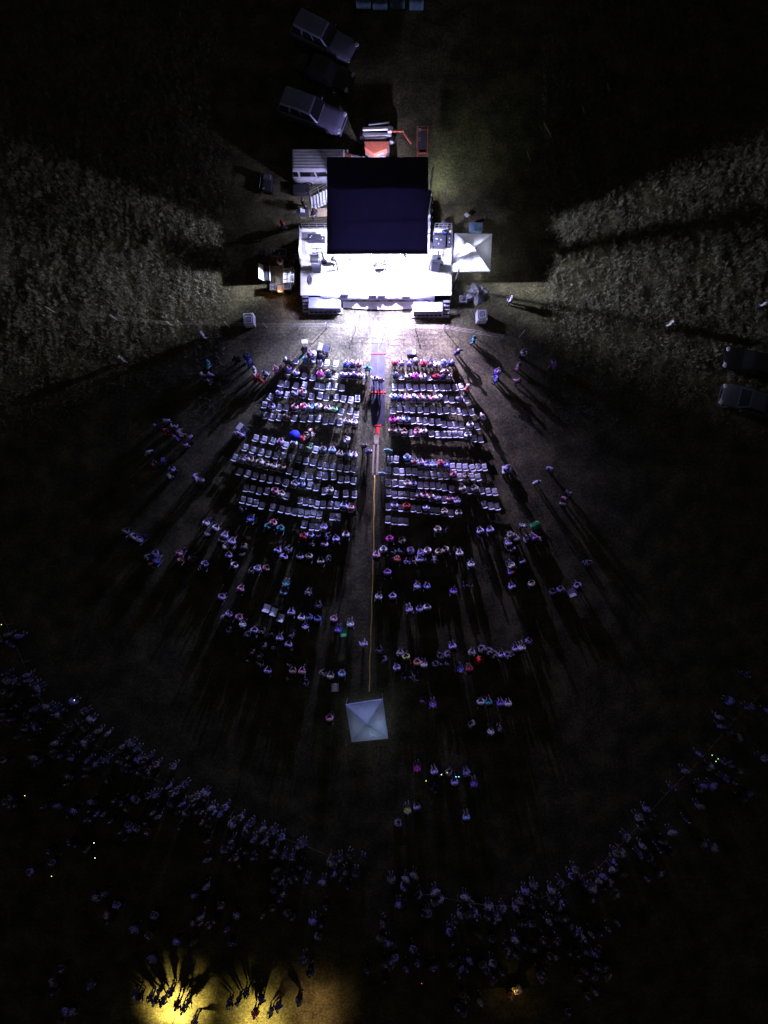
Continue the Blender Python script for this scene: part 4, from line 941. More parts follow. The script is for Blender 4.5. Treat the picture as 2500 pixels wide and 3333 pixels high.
SK = ((.55, .36, .27), (.62, .42, .32), (.42, .26, .18), (.25, .14, .09)); HR = ((.02, .015, .01), (.06, .035, .02), (.16, .09, .04), (.35, .26, .14), (.30, .30, .30)); PT = ((.02, .03, .07), (.05, .07, .14), (.03, .03, .03), (.14, .13, .11), (.2, .19, .2))
HATS = ((.55, .5, .4), (.05, .05, .12), (.7, .7, .7), (.4, .03, .03))
people_n = 0
def person(x, y, z, rz, col, pose, label, group=None, pants=None):
    global people_n; people_n += 1
    D_ = POSES[pose]; s = random.uniform(.94, 1.05) if z < .1 and not pose.startswith('sit') else 1.0
    o = bpy.data.objects.new('person', D_['body']); COL.objects.link(o); o.location = (x, y, z); o.rotation_euler = (0, 0, rz); o.scale = (s, s, s); o.color = (*random.choice(SK), 1)
    def ch(n, me, c): q = bpy.data.objects.new(n, me); COL.objects.link(q); q.parent = o; q.color = (*c, 1)
    b = CN[col][1]; j = random.uniform(.85, 1.12)
    ch('shirt', D_['shirt'], tuple(min(.85, k * j) for k in b)); ch('trousers', D_['trou'], pants or random.choice(PT)); [ch('shoe', q_, (0, 0, 0)) for q_ in D_['shoes']]
    hk = random.choices((0, 1, 2), (5, 4, 2))[0]; ch('hair' if hk < 2 else 'cap', D_['hairs'][hk], random.choice(HR) if hk < 2 else random.choice(HATS))
    tag(o, label, 'person', group); return o
# each entry: (zoom, [(x, y, colour, pose)])   pose: s = seated, t = standing;  lowercase colour = dim figure of the far crowd
PEOPLE = [
 ('seats', 's', ZA, '1240,620,B 1315,630,D 1390,635,P 1215,735,L 1275,730,L 1330,740,D 1395,735,T 555,930,L 655,940,G 715,960,G 445,1165,L 690,1120,P 742,1095,P 790,1140,S 960,1090,W 1050,1110,T 1140,1150,U 595,1180,T 1265,1255,T 1340,1300,W 660,690,D 720,700,L 810,690,E 940,715,M 1040,700,K 870,690,G'),
 ('seats', 's', ZB, '700,255,L 820,285,W 980,300,U 1095,280,G 1220,325,S 1310,335,T 1400,350,S 300,400,G 375,405,T 467,490,C 545,480,C 595,515,T 625,480,C 830,690,G 905,705,S 1190,720,C 620,785,P 695,785,C 1335,965,S 1410,975,P 1470,340,W'),
 ('seats', 's', ZC, '325,680,R 398,690,D 488,670,N 570,690,K 685,680,R 760,690,K 830,695,W 915,700,B 990,660,N 320,820,K 465,825,W 570,825,M 650,840,W 775,835,R 860,840,D 920,845,C 1000,800,C 310,1085,S 388,1085,N 470,1060,P 530,1085,L 610,1085,G 690,1090,G 770,1065,P 875,1105,W 1095,1095,G 300,1345,M 380,1370,L 458,1345,S 1230,1425,W 250,1495,T 380,1480,C 460,1485,T 555,1490,P 675,1485,W'),
 ('seats', 's', ZD, '1085,155,W 475,392,S 548,412,G 620,435,L 675,455,L 745,470,S 820,435,R 895,490,B 470,655,C 535,650,L 945,665,P 1003,692,C 1060,697,T 355,885,L 460,880,R 590,830,W 660,780,P 725,798,C 800,803,L 1000,835,L 1140,850,G 910,850,P 635,1045,L 820,1050,C 1045,960,C'),
 ('left', 't', ZA, '60,610,K 95,640,N 170,600,N 200,660,B 255,740,W 270,815,R 370,775,W 320,845,R 490,740,P 530,755,N 605,640,K 850,570,D 905,575,W 985,585,K'),
 ('front', 't', ZA, '790,500,K'),
 ('aisle', 't', ZA, '1480,720,E 1560,830,W 1620,850,K'),
 ('aisle', 't', ZB, '1540,320,K 1590,385,D'), ('aisle', 't', ZD, '265,370,E 205,610,S'),
 ('left', 't', ZB, '210,190,L 265,205,L 990,180,C 960,220,C 905,250,R 1375,270,W'),
 ('right', 't', ZC, '1265,450,E 1075,600,N 1545,860,V 1540,930,B 1195,1020,R 1370,1380,W'),
 ('right', 't', ZR0, '272,90,L 435,835,W 370,990,P 370,1190,P 850,970,V'),
 ('right', 't', ZR, '170,425,L 650,420,L 500,560,W 850,680,G 810,745,P 790,805,G 350,1040,G 1040,1455,G'),
 ('right', 's', ZR, '220,1145,G 275,1170,G 190,1210,L 240,1290,L 410,1195,G 475,1160,V 530,1210,G 225,1455,C 345,1415,L 230,1530,V 235,1690,L 440,1650,C 690,1785,G 770,1755,G 950,1690,L'),
 ('left', 't', ZL0, '1015,290,L 1080,610,E 1020,730,G 1100,725,L 1090,795,K 130,550,G'),
 ('left', 't', ZL, '520,120,B 620,65,S 610,180,R 700,125,L 765,190,G 730,240,V 875,250,L 825,330,L 435,405,W 585,500,B 495,550,R 690,600,L 660,655,W 940,680,L 995,720,G'),
 ('left', 's', ZL, '255,1320,W 335,1340,L 175,1255,G 480,1520,G 515,1570,B 400,1570,g 450,1635,g 765,1485,P 770,1560,R 880,1580,G 925,1560,g 1035,1625,L 1000,1695,g 1055,1160,W 1150,1220,W 1075,1275,G 1250,1305,L 1225,1345,G 1330,1370,L 1270,1415,T 1300,1510,L 1345,1460,G 1460,1450,G 1430,1520,G 1350,1635,W'),
 ('rear', 's', ZB, '260,1000,G 360,1075,B 540,1170,E 590,1130,P 670,1190,E 1195,1150,L 1250,1110,G'),
 ('rear', 's', ZE, '805,245,L 860,300,L 890,250,G 1000,300,L 1080,305,C 1185,340,W 1255,345,G 1030,130,R 1090,120,L 1155,130,G 1230,130,g 1320,140,L 1405,110,W 1215,190,L 1105,195,g 625,415,L 700,410,T 575,440,g 880,530,E 860,605,S 480,580,P 310,660,L 1070,630,G 1095,640,g 835,750,g 925,790,L 1015,835,W 1160,745,G 1085,850,g 1155,855,B 1050,905,L 1295,855,P 1445,885,W 1335,935,V 380,795,L 330,850,g 460,840,P 500,885,W 385,965,G 600,955,L 660,975,G 755,995,G 825,1015,L 530,1010,G 605,1025,g 915,1005,g 900,1070,L 700,1100,g 780,1108,g 925,1130,g 585,1150,G 655,1180,g 545,1220,g 635,1255,G 720,1300,L 890,1265,G 940,1300,T 1020,1305,P 905,1380,g 1195,1340,g 1270,1345,C 1370,1335,S 1030,1430,g'),
 ('aisle', 't', ZE, '1560,1070,L'),
 ('rear', 's', ZF, '240,205,M 355,230,G 185,300,W 120,340,P 325,325,G 410,320,G 260,335,g 260,385,g 300,385,R 395,410,g 445,405,g 500,380,L 515,340,g 575,310,W 550,390,g 610,390,g 650,400,g 670,320,C 730,300,C 850,325,W 950,415,W 220,500,V 480,605,L 565,615,B 795,650,V 915,615,G 140,700,W 265,710,L 410,810,L 500,805,L 565,805,W 660,125,C 740,120,G 1035,130,L 1120,120,L 790,1140,L 145,1195,G 200,1280,g 330,1220,g 385,1240,Y 305,1335,L 480,1290,O 535,1290,W 625,1325,G 700,1245,G 750,1240,g 685,1305,G 745,1305,g 855,1335,B 935,1335,R 960,1215,g 1065,1185,g 1120,1210,g 1220,1215,L 1165,1240,g 1290,1245,G 1320,1220,g 1345,1160,L 1395,1145,W 1460,1115,G 375,1425,G 415,1420,g 480,1445,g 525,1640,g 615,1640,V 1035,1635,W 1105,1630,E 1210,1640,V 1275,1640,W'),
 ('rear', 's', ZG, '885,340,g 970,370,L 170,460,P 1420,550,W 1485,555,g 1290,520,g 850,835,M 985,865,L 1140,950,L 1290,955,V 990,1030,g 850,1140,L 775,1160,Y 690,1300,G 1230,1220,S 1090,900,g 1240,900,g'),
 ('crowd', 't', ZH, '35,245,L 110,255,g 60,305,g 20,510,g 165,520,V 170,555,L 210,580,L 240,605,L 230,650,G 480,700,W 305,735,V 350,748,g 185,800,G 280,875,L 385,790,g 490,860,L 565,875,P 600,820,g 440,935,V 510,970,g 565,985,G 650,900,g 715,920,g 820,1005,V 870,985,V 885,1005,L 925,1090,g 1000,1075,L 980,1100,g 1050,1130,V 805,1100,L 855,1120,L 895,1160,V 700,1100,E 640,1125,G 265,1105,L 20,820,g 25,640,g 115,720,g 20,1100,g 1130,1275,L 1195,1310,g 1240,1265,L 1300,1360,V 1340,1345,L 1375,1350,L 1310,1390,P 1420,1480,M 1480,1465,W 1525,1420,G 1360,1445,g 1045,1335,g 1150,1390,g 1215,1395,g 1025,1450,V 1060,1475,g 915,1555,L 990,1580,P 860,1530,g 380,1400,G 490,1435,g 600,1430,g 645,1460,g 70,1350,V 35,1385,g 100,1395,G 515,1665,g 330,1710,B 770,1365,g 820,1385,g 930,1370,g 355,1030,g 400,1065,g 475,1080,g'),
 ('crowd', 't', ZI, '305,175,g 385,245,g 450,285,G 600,335,W 655,375,g 315,395,B 530,400,T 610,465,g 665,500,g 730,510,R 770,435,V 1050,520,V 1115,500,E 1085,610,M 1010,620,g 985,550,B 755,640,P 825,665,g 935,680,V 140,710,B 600,725,V 665,755,L 600,850,P 350,900,g 865,945,g 925,960,L 950,960,G 1485,715,P 1555,635,g 1590,765,g 1500,660,g 1340,960,L 1375,1090,g 1395,1210,g 1575,1225,g 805,1205,V 245,835,g 100,915,g 170,970,g 410,350,g 460,390,g 410,465,g'),
 ('crowd', 't', ZJ, '730,770,g 795,740,g 895,830,L 1185,910,L 685,1455,L 550,1655,V 475,1325,g 1165,1250,g'),
 ('crowd', 't', ZK, '275,1010,M 310,1060,V 235,1150,L 460,1085,S 570,1100,L 760,1045,W 865,1140,L 735,1200,L 700,1205,g 1020,905,W 1125,800,L 1090,850,g 1430,740,g 1440,675,L 1490,675,P 1270,950,P 1255,1025,V 1350,850,g 1390,900,G 1340,930,g 1025,1050,V 995,1085,g 1040,1170,g 145,1280,S 175,1355,g 485,1325,g 660,1340,G 730,1380,V 870,1340,g 800,1405,g 610,1465,V 915,1495,V 970,1465,g 1075,1430,D 1140,1445,B 1195,1330,L 1255,1300,P 1320,1280,V 1345,1555,V 238,1560,S 215,1860,g 40,970,g 740,965,g 820,990,g 945,960,T 410,1530,g 485,1520,g 310,1500,g'),
 ('crowd', 't', ZM, '1335,515,V 1520,570,L 1240,660,g 1260,740,g 935,1145,L 1060,1000,V 1290,1220,L 1045,1310,V 1090,1280,g 580,1490,V 620,1570,g 505,1565,g 540,1650,g 400,1745,P 545,1825,P 685,1860,g 945,1595,M 980,1590,g 1640,1030,P 1490,285,g 820,1300,g 1265,1065,g 1150,1110,g 280,1960,g'),
]
REG = {'left': 'left of the seating', 'right': 'right of the seating', 'rear': 'in the dim rear audience', 'aisle': 'in the middle aisle', 'front': 'before the front row', 'crowd': 'behind the far rope'}
todo = []; dim = []
for reg, ps, z, s in PEOPLE:
    for tok in s.split():
        a, b, c = tok.split(','); px, py = zp(z, float(a), float(b))
        if not (2 < px < 2498 and 2 < py < 3331): continue
        d = dict(reg=reg, sit=(ps == 's'), px=px, py=py, c=c.upper(), dim=c.islower())
        q = P(px, py, 1.05 if ps == 's' else 1.35); d['x'], d['y'] = q.x, q.y
        (dim if d['dim'] else todo).append(d)
seen = []
def dup(d):   # the photograph's zooms overlap: drop a figure listed twice
    for e in seen:
        if (e['x'] - d['x']) ** 2 + (e['y'] - d['y']) ** 2 < (.33 if d['reg'] != 'seats' else .25) ** 2: return True
    seen.append(d); return False
todo = [d for d in todo if not dup(d)]; dim = [d for d in dim if not dup(d)]
for d in [q for q in todo + dim if q['reg'] == 'crowd']:
    for k in range(2):
        e = dict(d); f_ = 1 + abs(random.gauss(0, .05)); e['x'] = e['x'] * f_ + random.gauss(0, .7); e['y'] = e['y'] * f_ + random.gauss(0, .35); e['dim'] = True
        if random.random() < .7 and not dup(e): dim.append(e)
# overflow beyond ~290 single persons joins the far crowd (greyest, farthest first)
CAP = 285
if len(todo) > CAP:
    key = lambda d: (d['reg'] == 'crowd') * 2 + (d['c'] in 'G') * 1.5 + (d['reg'] == 'rear') * .5 + (d['c'] in 'VLT') * .6 + d['py'] / 9000
    todo.sort(key=key); dim += todo[CAP:]; todo = todo[:CAP]
# seats: bind to chairs
for d in todo:
    if d['reg'] == 'seats' or (d['sit'] and d['py'] < 1760 and 750 < d['px'] < 1640):
        best = None
        for c in CHAIRS:
            if c['occ']: continue
            e = (c['x'] - d['x']) ** 2 * 1.4 + (c['y'] - (d['y'] - .12)) ** 2
            if best is None or e < best[0]: best = (e, c)
        if best and best[0] < .55 ** 2 * 2.2: best[1]['occ'] = True; d['chair'] = best[1]
used = [d['chair'] for d in todo if 'chair' in d]
# chairs as objects (300 that show best), the dim remainder of the last rows as one object
order = sorted(CHAIRS, key=lambda c: (not c['occ'], c['row'] >= 11, -c['y']))
keepc = order[:298]; restc = order[298:]
first = True
for c in keepc:
    if first: o = CH0; first = False
    else: o = copytree(CH0)
    o.location = (c['x'], c['y'], 0); o.rotation_euler = (0, 0, -c['rz'] if False else c['rz'])
    tag(o, f"{'occupied' if c['occ'] else 'empty'} white folding chair, {ordn(c['idx'])} from the aisle, {ordn(c['row'])} row {c['side']} of the aisle", 'chair', 'white folding chairs facing the stage')
if restc:
    parts = [(ch.data, ch.name.split('.')[0]) for ch in CH0.children]; mb = MB()
    dg = bpy.context.evaluated_depsgraph_get(); geo = []
    for ch in CH0.children:
        m_ = ch.evaluated_get(dg).to_mesh(); geo.append(([tuple(v.co) for v in m_.vertices], [tuple(p.vertices) for p in m_.polygons])); ch.evaluated_get(dg).to_mesh_clear()
    for c in restc:
        R = rotm(0, 0, c['rz'])
        for vs, fs in geo: mb.add([R @ np.array(v) + np.array((c['x'], c['y'], 0)) for v in vs], fs)
    tag(mb.build('folding_chairs', 'chair'), 'remaining dim folding chairs of the rear rows', 'chairs', kind='stuff')
# camp chairs for seated people outside the rows
def make_camp():
    t = bpy.data.objects.new('camp_chair', None); COL.objects.link(t)
    MB().add([(-.25, .22, .44), (.25, .22, .44), (.25, -.2, .40), (-.25, -.2, .40), (.25, -.34, .86), (-.25, -.34, .86)], [(0, 3, 2, 1), (3, 5, 4, 2)]).build('sling', 'dk', t)
    b = MB()
    for sx in (-.27, .27): b.tube([(sx, .25, 0), (sx, -.36, .88)], .012, 5); b.tube([(sx, -.3, 0), (sx, .25, .6), (sx, -.3, .62)], .012, 5)
    b.build('frame', 'chairleg', t); return t
CAMP = make_camp(); campused = False
regc = {}
for reg in REG:
    L_ = [d for d in todo if d['reg'] == reg and 'chair' not in d]
    L_.sort(key=(lambda d: d['px']) if reg == 'crowd' else (lambda d: d['py']))
    for i, d in enumerate(L_): d['ord'] = i + 1
for d in todo: d.setdefault('ord', 0)
ex = [d for d in todo if d['reg'] == 'seats' and 'chair' not in d]
for i, d in enumerate(sorted(ex, key=lambda d: d['py'])): d['reg'] = 'rear'; d['sit'] = False; d['ord'] = 200 + i; d['extra'] = True
for d in todo:
    cname = CN[d['c']][0]
    if 'chair' in d:
        c = d['chair']; yaw = c['rz'] + random.uniform(-.15, .15); pose = random.choice(('sit', 'sit', 'sit2', 'sit3'))
        lab = f"seated person in {cname} top, {ordn(c['idx'])} from the aisle, {ordn(c['row'])} row {c['side']} side"
        person(c['x'], c['y'] - .06, 0, yaw, d['c'], pose, lab, 'people seated on the white chairs')
    elif d['sit']:
        yaw = yaw_for(d['x'], d['y']) * 2 + random.uniform(-.2, .2); pose = random.choice(('sit', 'sit2', 'sit3')); y = d['y'] - .1
        lab = f"person in {cname} top seated {REG[d['reg']]}, {ordn(d['ord'])} from stage"
        person(d['x'], y, 0, yaw, d['c'], pose, lab, 'people on their own camp chairs')
        if not campused: o = CAMP; campused = True
        else: o = copytree(CAMP)
        o.location = (d['x'], y, 0); o.rotation_euler = (0, 0, yaw)
        tag(o, f"camp chair of the {cname} topped person {REG[d['reg']]}, {ordn(d['ord'])} from stage", 'camp chair', 'dark camp chairs')
    else:
        yaw = random.uniform(-1.2, 1.2) + yaw_for(d['x'], d['y']); pose = random.choice(('stand', 'walk', 'phone', 'akimbo'))
        if d['reg'] == 'aisle': yaw = random.uniform(-.2, .2); pose = random.choice(('walk', 'stand'))
        if d.get('extra'): lab = f"person in {cname} top standing between the chair rows, {ordn(d['ord'] - 199)} nearest the stage"
        elif d['reg'] == 'crowd': lab = f"person in {cname} top standing behind the far rope, {ordn(d['ord'])} from the left"
        else: lab = f"person in {cname} top standing {REG[d['reg']]}, {ordn(d['ord'])} nearest the stage"
        zz = .024 if (d['reg'] == 'aisle' and 1207 < d['px'] < 1256 and d['py'] < 1384) else 0
        person(d['x'], d['y'], zz, yaw, d['c'], pose, lab, 'people standing around the field')
# named extras
def px_person(px, py, z0, col, pose, rz, label, zz=1.4): q = P(px, py, z0 + zz); return person(q.x, q.y, z0, rz, col, pose, label, pants=(.7, .7, .74) if label.startswith('performer') else None)  # performers' pale clothes carry the deck glare that washes them out
px_person(1088, 838, DZ, 'W', 'stand', math.pi, 'performer coloured pale for the deck glare, near the left loudspeaker on the deck')
px_person(1220, 856, DZ, 'W', 'phone', math.pi, 'performer coloured pale for the deck glare, left of two at the deck centre')
px_person(1252, 854, DZ, 'W', 'akimbo', math.pi, 'performer coloured pale for the deck glare, right of two at the deck centre')
px_person(985, 650, 0, 'K', 'stand', -1.2, 'person in black at the foot of the stage stair')
q = P(1022, 688, 1.4); person(q.x, q.y - .1, .27, .6, 'K', 'stand', 'person in black on the tan wooden platform')
px_person(918, 722, 0, 'R', 'walk', 2.0, 'person in red in the dim grass left of the stage')
px_person(912, 852, 0, 'W', 'phone', .3, 'person in white working inside the sound equipment ring')
px_person(1448, 755, 0, 'B', 'stand', 2.6, 'person in blue behind the right wing rail')
px_person(2189, 1050, 0, 'W', 'walk', .9, 'person in white alone in the right hand field')
px_person(2498, 985, 0, 'W', 'stand', .4, 'person in white at the right edge of the field')
# bottom group lit from behind by the yellow lamp
for i, (x, y) in enumerate(((452, 3252), (488, 3250), (503, 3262), (529, 3262), (555, 3232), (575, 3274), (594, 3290), (611, 3268), (440, 3238), (520, 3225), (745, 3270), (775, 3262), (800, 3235), (830, 3300), (850, 3258), (880, 3300), (905, 3280), (632, 3325))):
    px_person(x, y, 0, random.choice('KNKDKG') if i != 13 else 'R', random.choice(('stand', 'phone', 'akimbo', 'walk')), random.uniform(-1, 1) + 3.1, f"dark silhouetted person near the yellow lamps at the bottom, {ordn(i + 1)} " + 'in the group', 1.3)['group'] = 'people lit by the yellow lamps'
print('PEOPLE', people_n, 'dim', len(dim), 'chairs', len(CHAIRS), 'unbound', len(ex))
# far crowd as one object
def crowd():
    V = []; Fq = []; MI = []; mats = [M['k_skin'], M['k_pants']] + M['k_cloth']
    off = 0
    cache = {}
    for p, D_ in POSES.items():
        L_ = []
        for me, mi in zip(D_['low'], (0, 2, 1)):
            v = np.empty(len(me.vertices) * 3); me.vertices.foreach_get('co', v); L_.append((v.reshape(-1, 3), [tuple(q.vertices) for q in me.polygons], mi))
        h = D_['hairs'][0]; v = np.empty(len(h.vertices) * 3); h.vertices.foreach_get('co', v); L_.append((v.reshape(-1, 3), [tuple(q.vertices) for q in h.polygons], 1)); cache[p] = L_
    vs_all = []; fs_all = []; mi_all = []; n = 0
    for d in dim:
        p = random.choice(('sit', 'sit2')) if d['sit'] else random.choice(('stand', 'phone', 'akimbo')); a = random.uniform(-1, 1); c_, s_ = math.cos(a), math.sin(a); R = np.array(((c_, -s_, 0), (s_, c_, 0), (0, 0, 1))); cm = 2 + random.randrange(len(M['k_cloth']))
        zoff = -.36 if d['sit'] else 0
        for v, fs, mi in cache[p]:
            vs_all.append(v @ R.T + np.array((d['x'], d['y'], zoff))); fs_all += [tuple(n + i for i in f) for f in fs]; mi_all += [cm if mi == 2 else mi] * len(fs); n += len(v)
    me = bpy.data.meshes.new('crowd'); me.from_pydata(np.concatenate(vs_all).tolist(), [], fs_all)
    for m_ in mats: me.materials.append(m_)
    me.polygons.foreach_set('material_index', mi_all); me.polygons.foreach_set('use_smooth', [True] * len(me.polygons)); me.update()
    o = bpy.data.objects.new('crowd', me); COL.objects.link(o); tag(o, 'dim figures of the far audience that hardly show in the dark', 'crowd', kind='stuff')
M['k_skin'] = mat('crowd_skin', (.45, .3, .22), .6); M['k_pants'] = mat('crowd_dark', (.03, .03, .05), .8)
M['k_cloth'] = [mat(f'crowd_cloth', c, .85) for c in ((.2, .2, .22), (.10, .10, .12), (.22, .18, .4), (.2, .17, .13), (.05, .05, .08), (.3, .3, .3))]
crowd()

# ------------------------------------------------------------------ assorted audience objects
def umbrella(px, py, m, r, label, h=1.5):
    c = P(px, py, h); t = empty('umbrella', (c.x, c.y, 0), .3, label, 'umbrella'); mb = MB(); n = 16; vs = [(0, 0, h)]
    for j in (1, 2, 3):
        for k in range(n):
            a = 2 * math.pi * k / n; rr = r * j / 3 * (1 - (.05 if k % 2 else 0)); vs.append((rr * math.cos(a), rr * math.sin(a), h - .28 * (j / 3) ** 1.8 * (r / .55)))
    fs = [(0, 1 + k, 1 + (k + 1) % n) for k in range(n)] + [(1 + j * n + k, 1 + (j + 1) * n + k, 1 + (j + 1) * n + (k + 1) % n, 1 + j * n + (k + 1) % n) for j in range(2) for k in range(n)]
    o = mb.add(vs, fs).build('canopy', m, t); s = o.modifiers.new('s', 'SOLIDIFY'); s.thickness = .004
    MB().tube([(0, 0, .9), (0, 0, h + .06)], .01, 6).build('shaft', 'chrome', t)
umbrella(*zp(ZB, 822, 212), 'blue', .45, 'deep blue umbrella among the seated rows at left')
def tripod(px, py, label):
    c = P(px, py, 1.4); t = empty('video_camera', (c.x, c.y, 0), .1, label, 'video camera')
    for k in range(3): a = k * 2.1 + .5; MB().tube([(0, 0, 1.25), (.4 * math.cos(a), .4 * math.sin(a), 0)], .018, 6).build('tripod_leg', 'black', t)
    MB().box((0, 0, 1.42), (.42, .3, .22)).build('camera_body', 'white', t, bevel=.02); MB().tube([(0, .15, 1.42), (0, .38, 1.42)], .06, 10).build('lens', 'black', t)
tripod(*zp(ZA, 800, 440), 'pale video camera on a tripod before the front row at left')
def stroller(px, py, rz, label, m='white', name='wagon'):
    c = P(px, py, .6); t = empty(name, (c.x, c.y, 0), rz, label, name.replace('_', ' '))
    MB().box((0, 0, .5), (.55, .8, .35)).build('basket', 'dk', t, bevel=.04); MB().box((0, .28, .82), (.58, .4, .06), rx=-.3).build('hood', m, t, bevel=.02)
    for sx in (-.28, .28):
        for sy in (-.3, .3): MB().tube([(sx - .02, sy, .13), (sx + .02, sy, .13)], .13, 12).build('wheel', 'rubber', t)
    MB().tube([(-.25, -.4, .6), (-.25, -.65, 1.0), (.25, -.65, 1.0), (.25, -.4, .6)], .015, 6).build('handle', 'chrome', t)
stroller(*zp(ZB, 290, 150), .9, 'white hooded pushchair left of the seating rows', name='pushchair')
stroller(*zp(ZA, 1010, 510), 1.3, 'dark pushchair with pale hood before the front row', 'steel', name='pushchair')
stroller(*zp(ZR, 175, 430), 1.57, 'pale hooded pushchair at the right of the seating', name='pushchair')
def speaker_box(px, py, label):
    c = P(px, py, .5); t = empty('storage_box', (c.x, c.y, 0), 0, label, 'trunk'); MB().box((0, 0, .25), (.7, .45, .5)).build('body', 'case', t, bevel=.02); MB().box((.18, 0, .51), (.24, .34, .02)).build('lid_panel', 'white', t); MB().box((.2, -.02, .525), (.03, .2, .01)).build('handle', 'black', t)
speaker_box(*zp(ZC, 515, 608), 'dark trunk with white lid panel before the right front row')
def camp_item(z, x, y, m, label, rz=0):
    c = P(*zp(z, x, y), .5); t = copytree(CAMP); t.location = (c.x, c.y, 0); t.rotation_euler = (0, 0, rz); tag(t, label, 'camp chair', 'coloured camp chairs')
    for ch in t.children:
        if ch.name.startswith('sling'): ch.data = ch.data.copy(); ch.data.materials[0] = M[m]
camp_item(ZE, 1395, 950, 'green', 'empty bright green camp chair in the rear audience'); camp_item(ZE, 720, 740, 'white', 'empty pale camp chair, leftmost of three in the rear', -.3); camp_item(ZE, 785, 772, 'white', 'empty pale camp chair, middle of three in the rear', -.3)
camp_item(ZE, 842, 822, 'white', 'empty pale camp chair, rightmost of three in the rear', -.3); camp_item(ZR, 858, 1745, 'skirt', 'empty lilac camp chair right of the rear audience', .4)
def blanket(px, py, m, label, w=.8, d=.6, rz=.4):
    c = P(px, py); t = empty('blanket', (c.x, c.y, 0), rz, label, 'blanket'); N = 14; vs = []
    for j in range(N + 1):
        for i in range(N + 1): u = i / N * 2 - 1; v = j / N * 2 - 1; vs.append((u * w / 2 * (1 - .15 * v * v), v * d / 2, .03 + .16 * abs(math.sin(4 * u + 3 * v)) * (1 - max(abs(u), abs(v))) + .35 * max(0, 1 - (u * u + v * v))))
    MB().add(vs, [(j * (N + 1) + i, j * (N + 1) + i + 1, (j + 1) * (N + 1) + i + 1, (j + 1) * (N + 1) + i) for j in range(N) for i in range(N)]).build('sheet', m, t, smooth=True)
blanket(*zp(ZR, 472, 1030), 'green', 'crumpled green blanket right of the seating'); blanket(*zp(ZF, 1015, 1250), 'red', 'crumpled red blanket in the rear audience')
table(*zp(ZE, 1312, 1440), .58, .62, 'small bright white table left above the pale blue tent', 'white')
# lights held by people
def glow(z, x, y, m, label, h=1.15, s=.03, cat='phone'):
    c = P(*zp(z, x, y), h); t = empty('phone' if cat == 'phone' else 'glow_stick', (c.x, c.y, h), .5, label, cat)
    MB().box((0, 0, 0), (s * 1.6, s * 2.2, .012)).build('casing', 'black', t); MB().box((0, 0, .010), (s * 1.4, s * 2, .006)).build('screen' if cat == 'phone' else 'tube', m, t)
for a in ((ZH, 503, 682, 'e_phone', 'bright phone light in front of the lower left crowd'), (ZI, 316, 503, 'e_phone', 'bright phone light in the lower crowd, left of centre'), (ZJ, 733, 456, 'e_phone', 'phone light low in the left crowd'),
          (ZJ, 725, 340, 'e_phone', 'tiny phone light above another in the left crowd'), (ZJ, 422, 500, 'e_phone', 'white phone light at the far left of the crowd')):
    glow(*a)
for a in ((ZH, 168, 1327, 'e_ygl', 'yellow green glow stick in the left crowd'), (ZG, 917, 928, 'e_ygl', 'yellow glow stick in the group below the tent'), (ZG, 1035, 880, 'e_phone', 'pale glow stick in the group below the tent'),
          (ZG, 1080, 865, 'e_green', 'green glow stick in the group below the tent'), (ZG, 1148, 897, 'e_cyan', 'cyan glow stick in the group below the tent'), (ZG, 1170, 896, 'e_cyan', 'small cyan glow stick right of the other cyan one'),
          (ZM, 1210, 1022, 'e_green', 'green glow stick, rightmost above the right crowd'), (ZM, 1190, 1045, 'e_green', 'green glow stick, lowest above the right crowd'), (ZM, 1155, 990, 'e_green', 'green glow stick, topmost above the right crowd'), (ZH, 10, 172, 'e_ygl', 'yellow glow stick at the left edge'),
          (ZJ, 398, 597, 'e_ygl', 'small yellow glow stick in the far left crowd'), (ZI, 1603, 1350, 'e_red', 'small red glow stick near the bottom centre')):
    glow(*a, cat='glow stick')
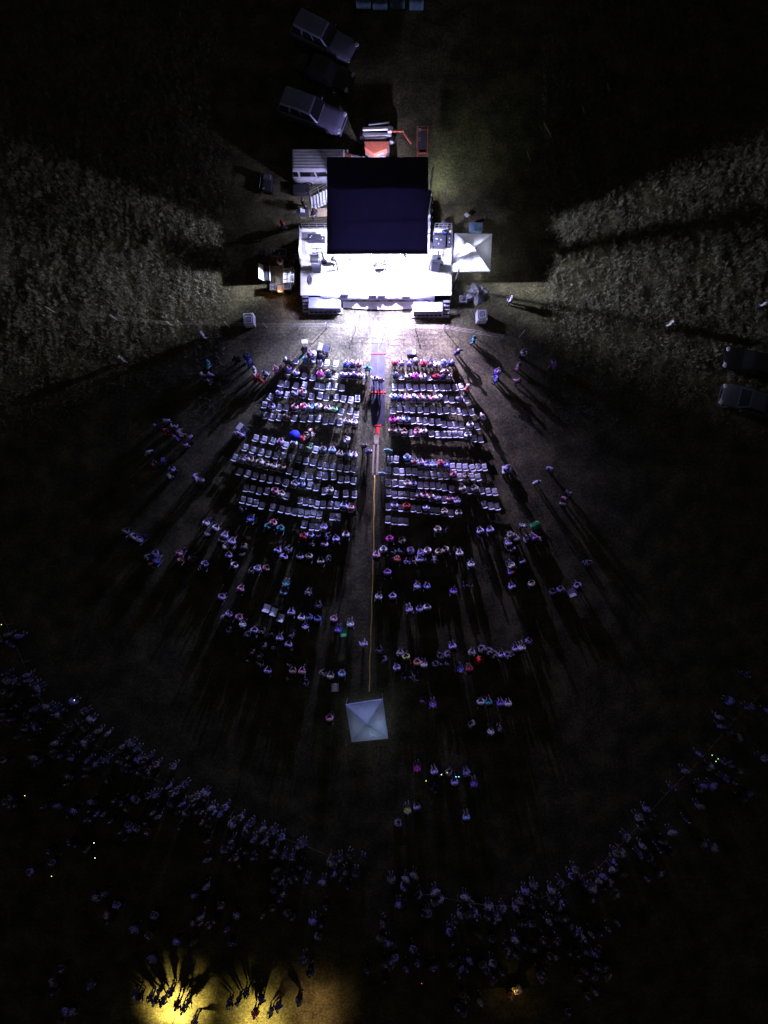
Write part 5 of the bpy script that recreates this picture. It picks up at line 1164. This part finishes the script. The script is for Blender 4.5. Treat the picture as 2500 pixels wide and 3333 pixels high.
# yellow work lamps at the bottom
def worklamp(px, py, e, label, h=1.6, col=(1.0, .78, .22)):
    c = P(px, py, h); t = empty('work_lamp', (c.x, c.y, 0), 0, label, 'lamp', 'yellow work lamps')
    for k in range(3): a = k * 2.1; MB().tube([(0, 0, .5), (.3 * math.cos(a), .3 * math.sin(a), 0)], .014, 6).build('tripod_leg', 'black', t)
    MB().tube([(0, 0, .4), (0, 0, h - .1)], .016, 6).build('pole', 'black', t); MB().ell((0, 0, h), (.09, .09, .07), 10, 6).build('bulb', 'e_yel', t)
    MB().tube([(0, 0, h + .08), (0, 0, h + .12)], .22, 14).build('shade', 'black', t)
    lamp('lamp_glow', (c.x, c.y, h - .1), e, col, t, .1, 'SPOT', (c.x, c.y + .35, 0), 2.1, .9)
worklamp(548, 3366, 5000, 'yellow work lamp at the bottom edge left of centre', 2.3)
worklamp(820, 3402, 2000, 'yellow work lamp below the bottom edge, right one', 2.4)
worklamp(1010, 3385, 420, 'weak brownish work lamp below the bottom edge', 2.6, (1.0, .62, .30))
def stall():
    c = P(1676, 3228, .8); t = empty('lantern_table', (c.x, c.y, 0), .3, 'small table glowing golden under a lantern in the lower crowd', 'table')
    MB().box((0, 0, .72), (.8, .6, .04)).build('table_top', 'wood', t); b = MB()
    for sx in (-.35, .35):
        for sy in (-.25, .25): b.tube([(sx, sy, 0), (sx, sy, .7)], .015, 6)
    b.build('legs', 'black', t); MB().box((.1, .1, .8), (.3, .2, .12), rz=.4).build('carton', 'white', t)
    l = empty('lantern', (c.x - .15, c.y - .15, .74), 0, 'small golden lantern on the table in the lower crowd', 'lantern'); MB().tube([(0, 0, 0), (0, 0, .22)], .05, 10).build('body', 'black', l); MB().ell((0, 0, .25), (.04, .04, .05), 8, 5).build('bulb', 'e_yel', l)
    lamp('lamp_glow', (c.x - .15, c.y - .15, 1.25), 9, (1.0, .62, .15), l, .05)
stall()
px_person(1694, 3222, 0, 'Y', 'phone', 2.2, 'person in yellow lit golden beside the lantern table'); px_person(1664, 3246, 0, 'O', 'phone', 0, 'person in orange lit golden below the lantern table')
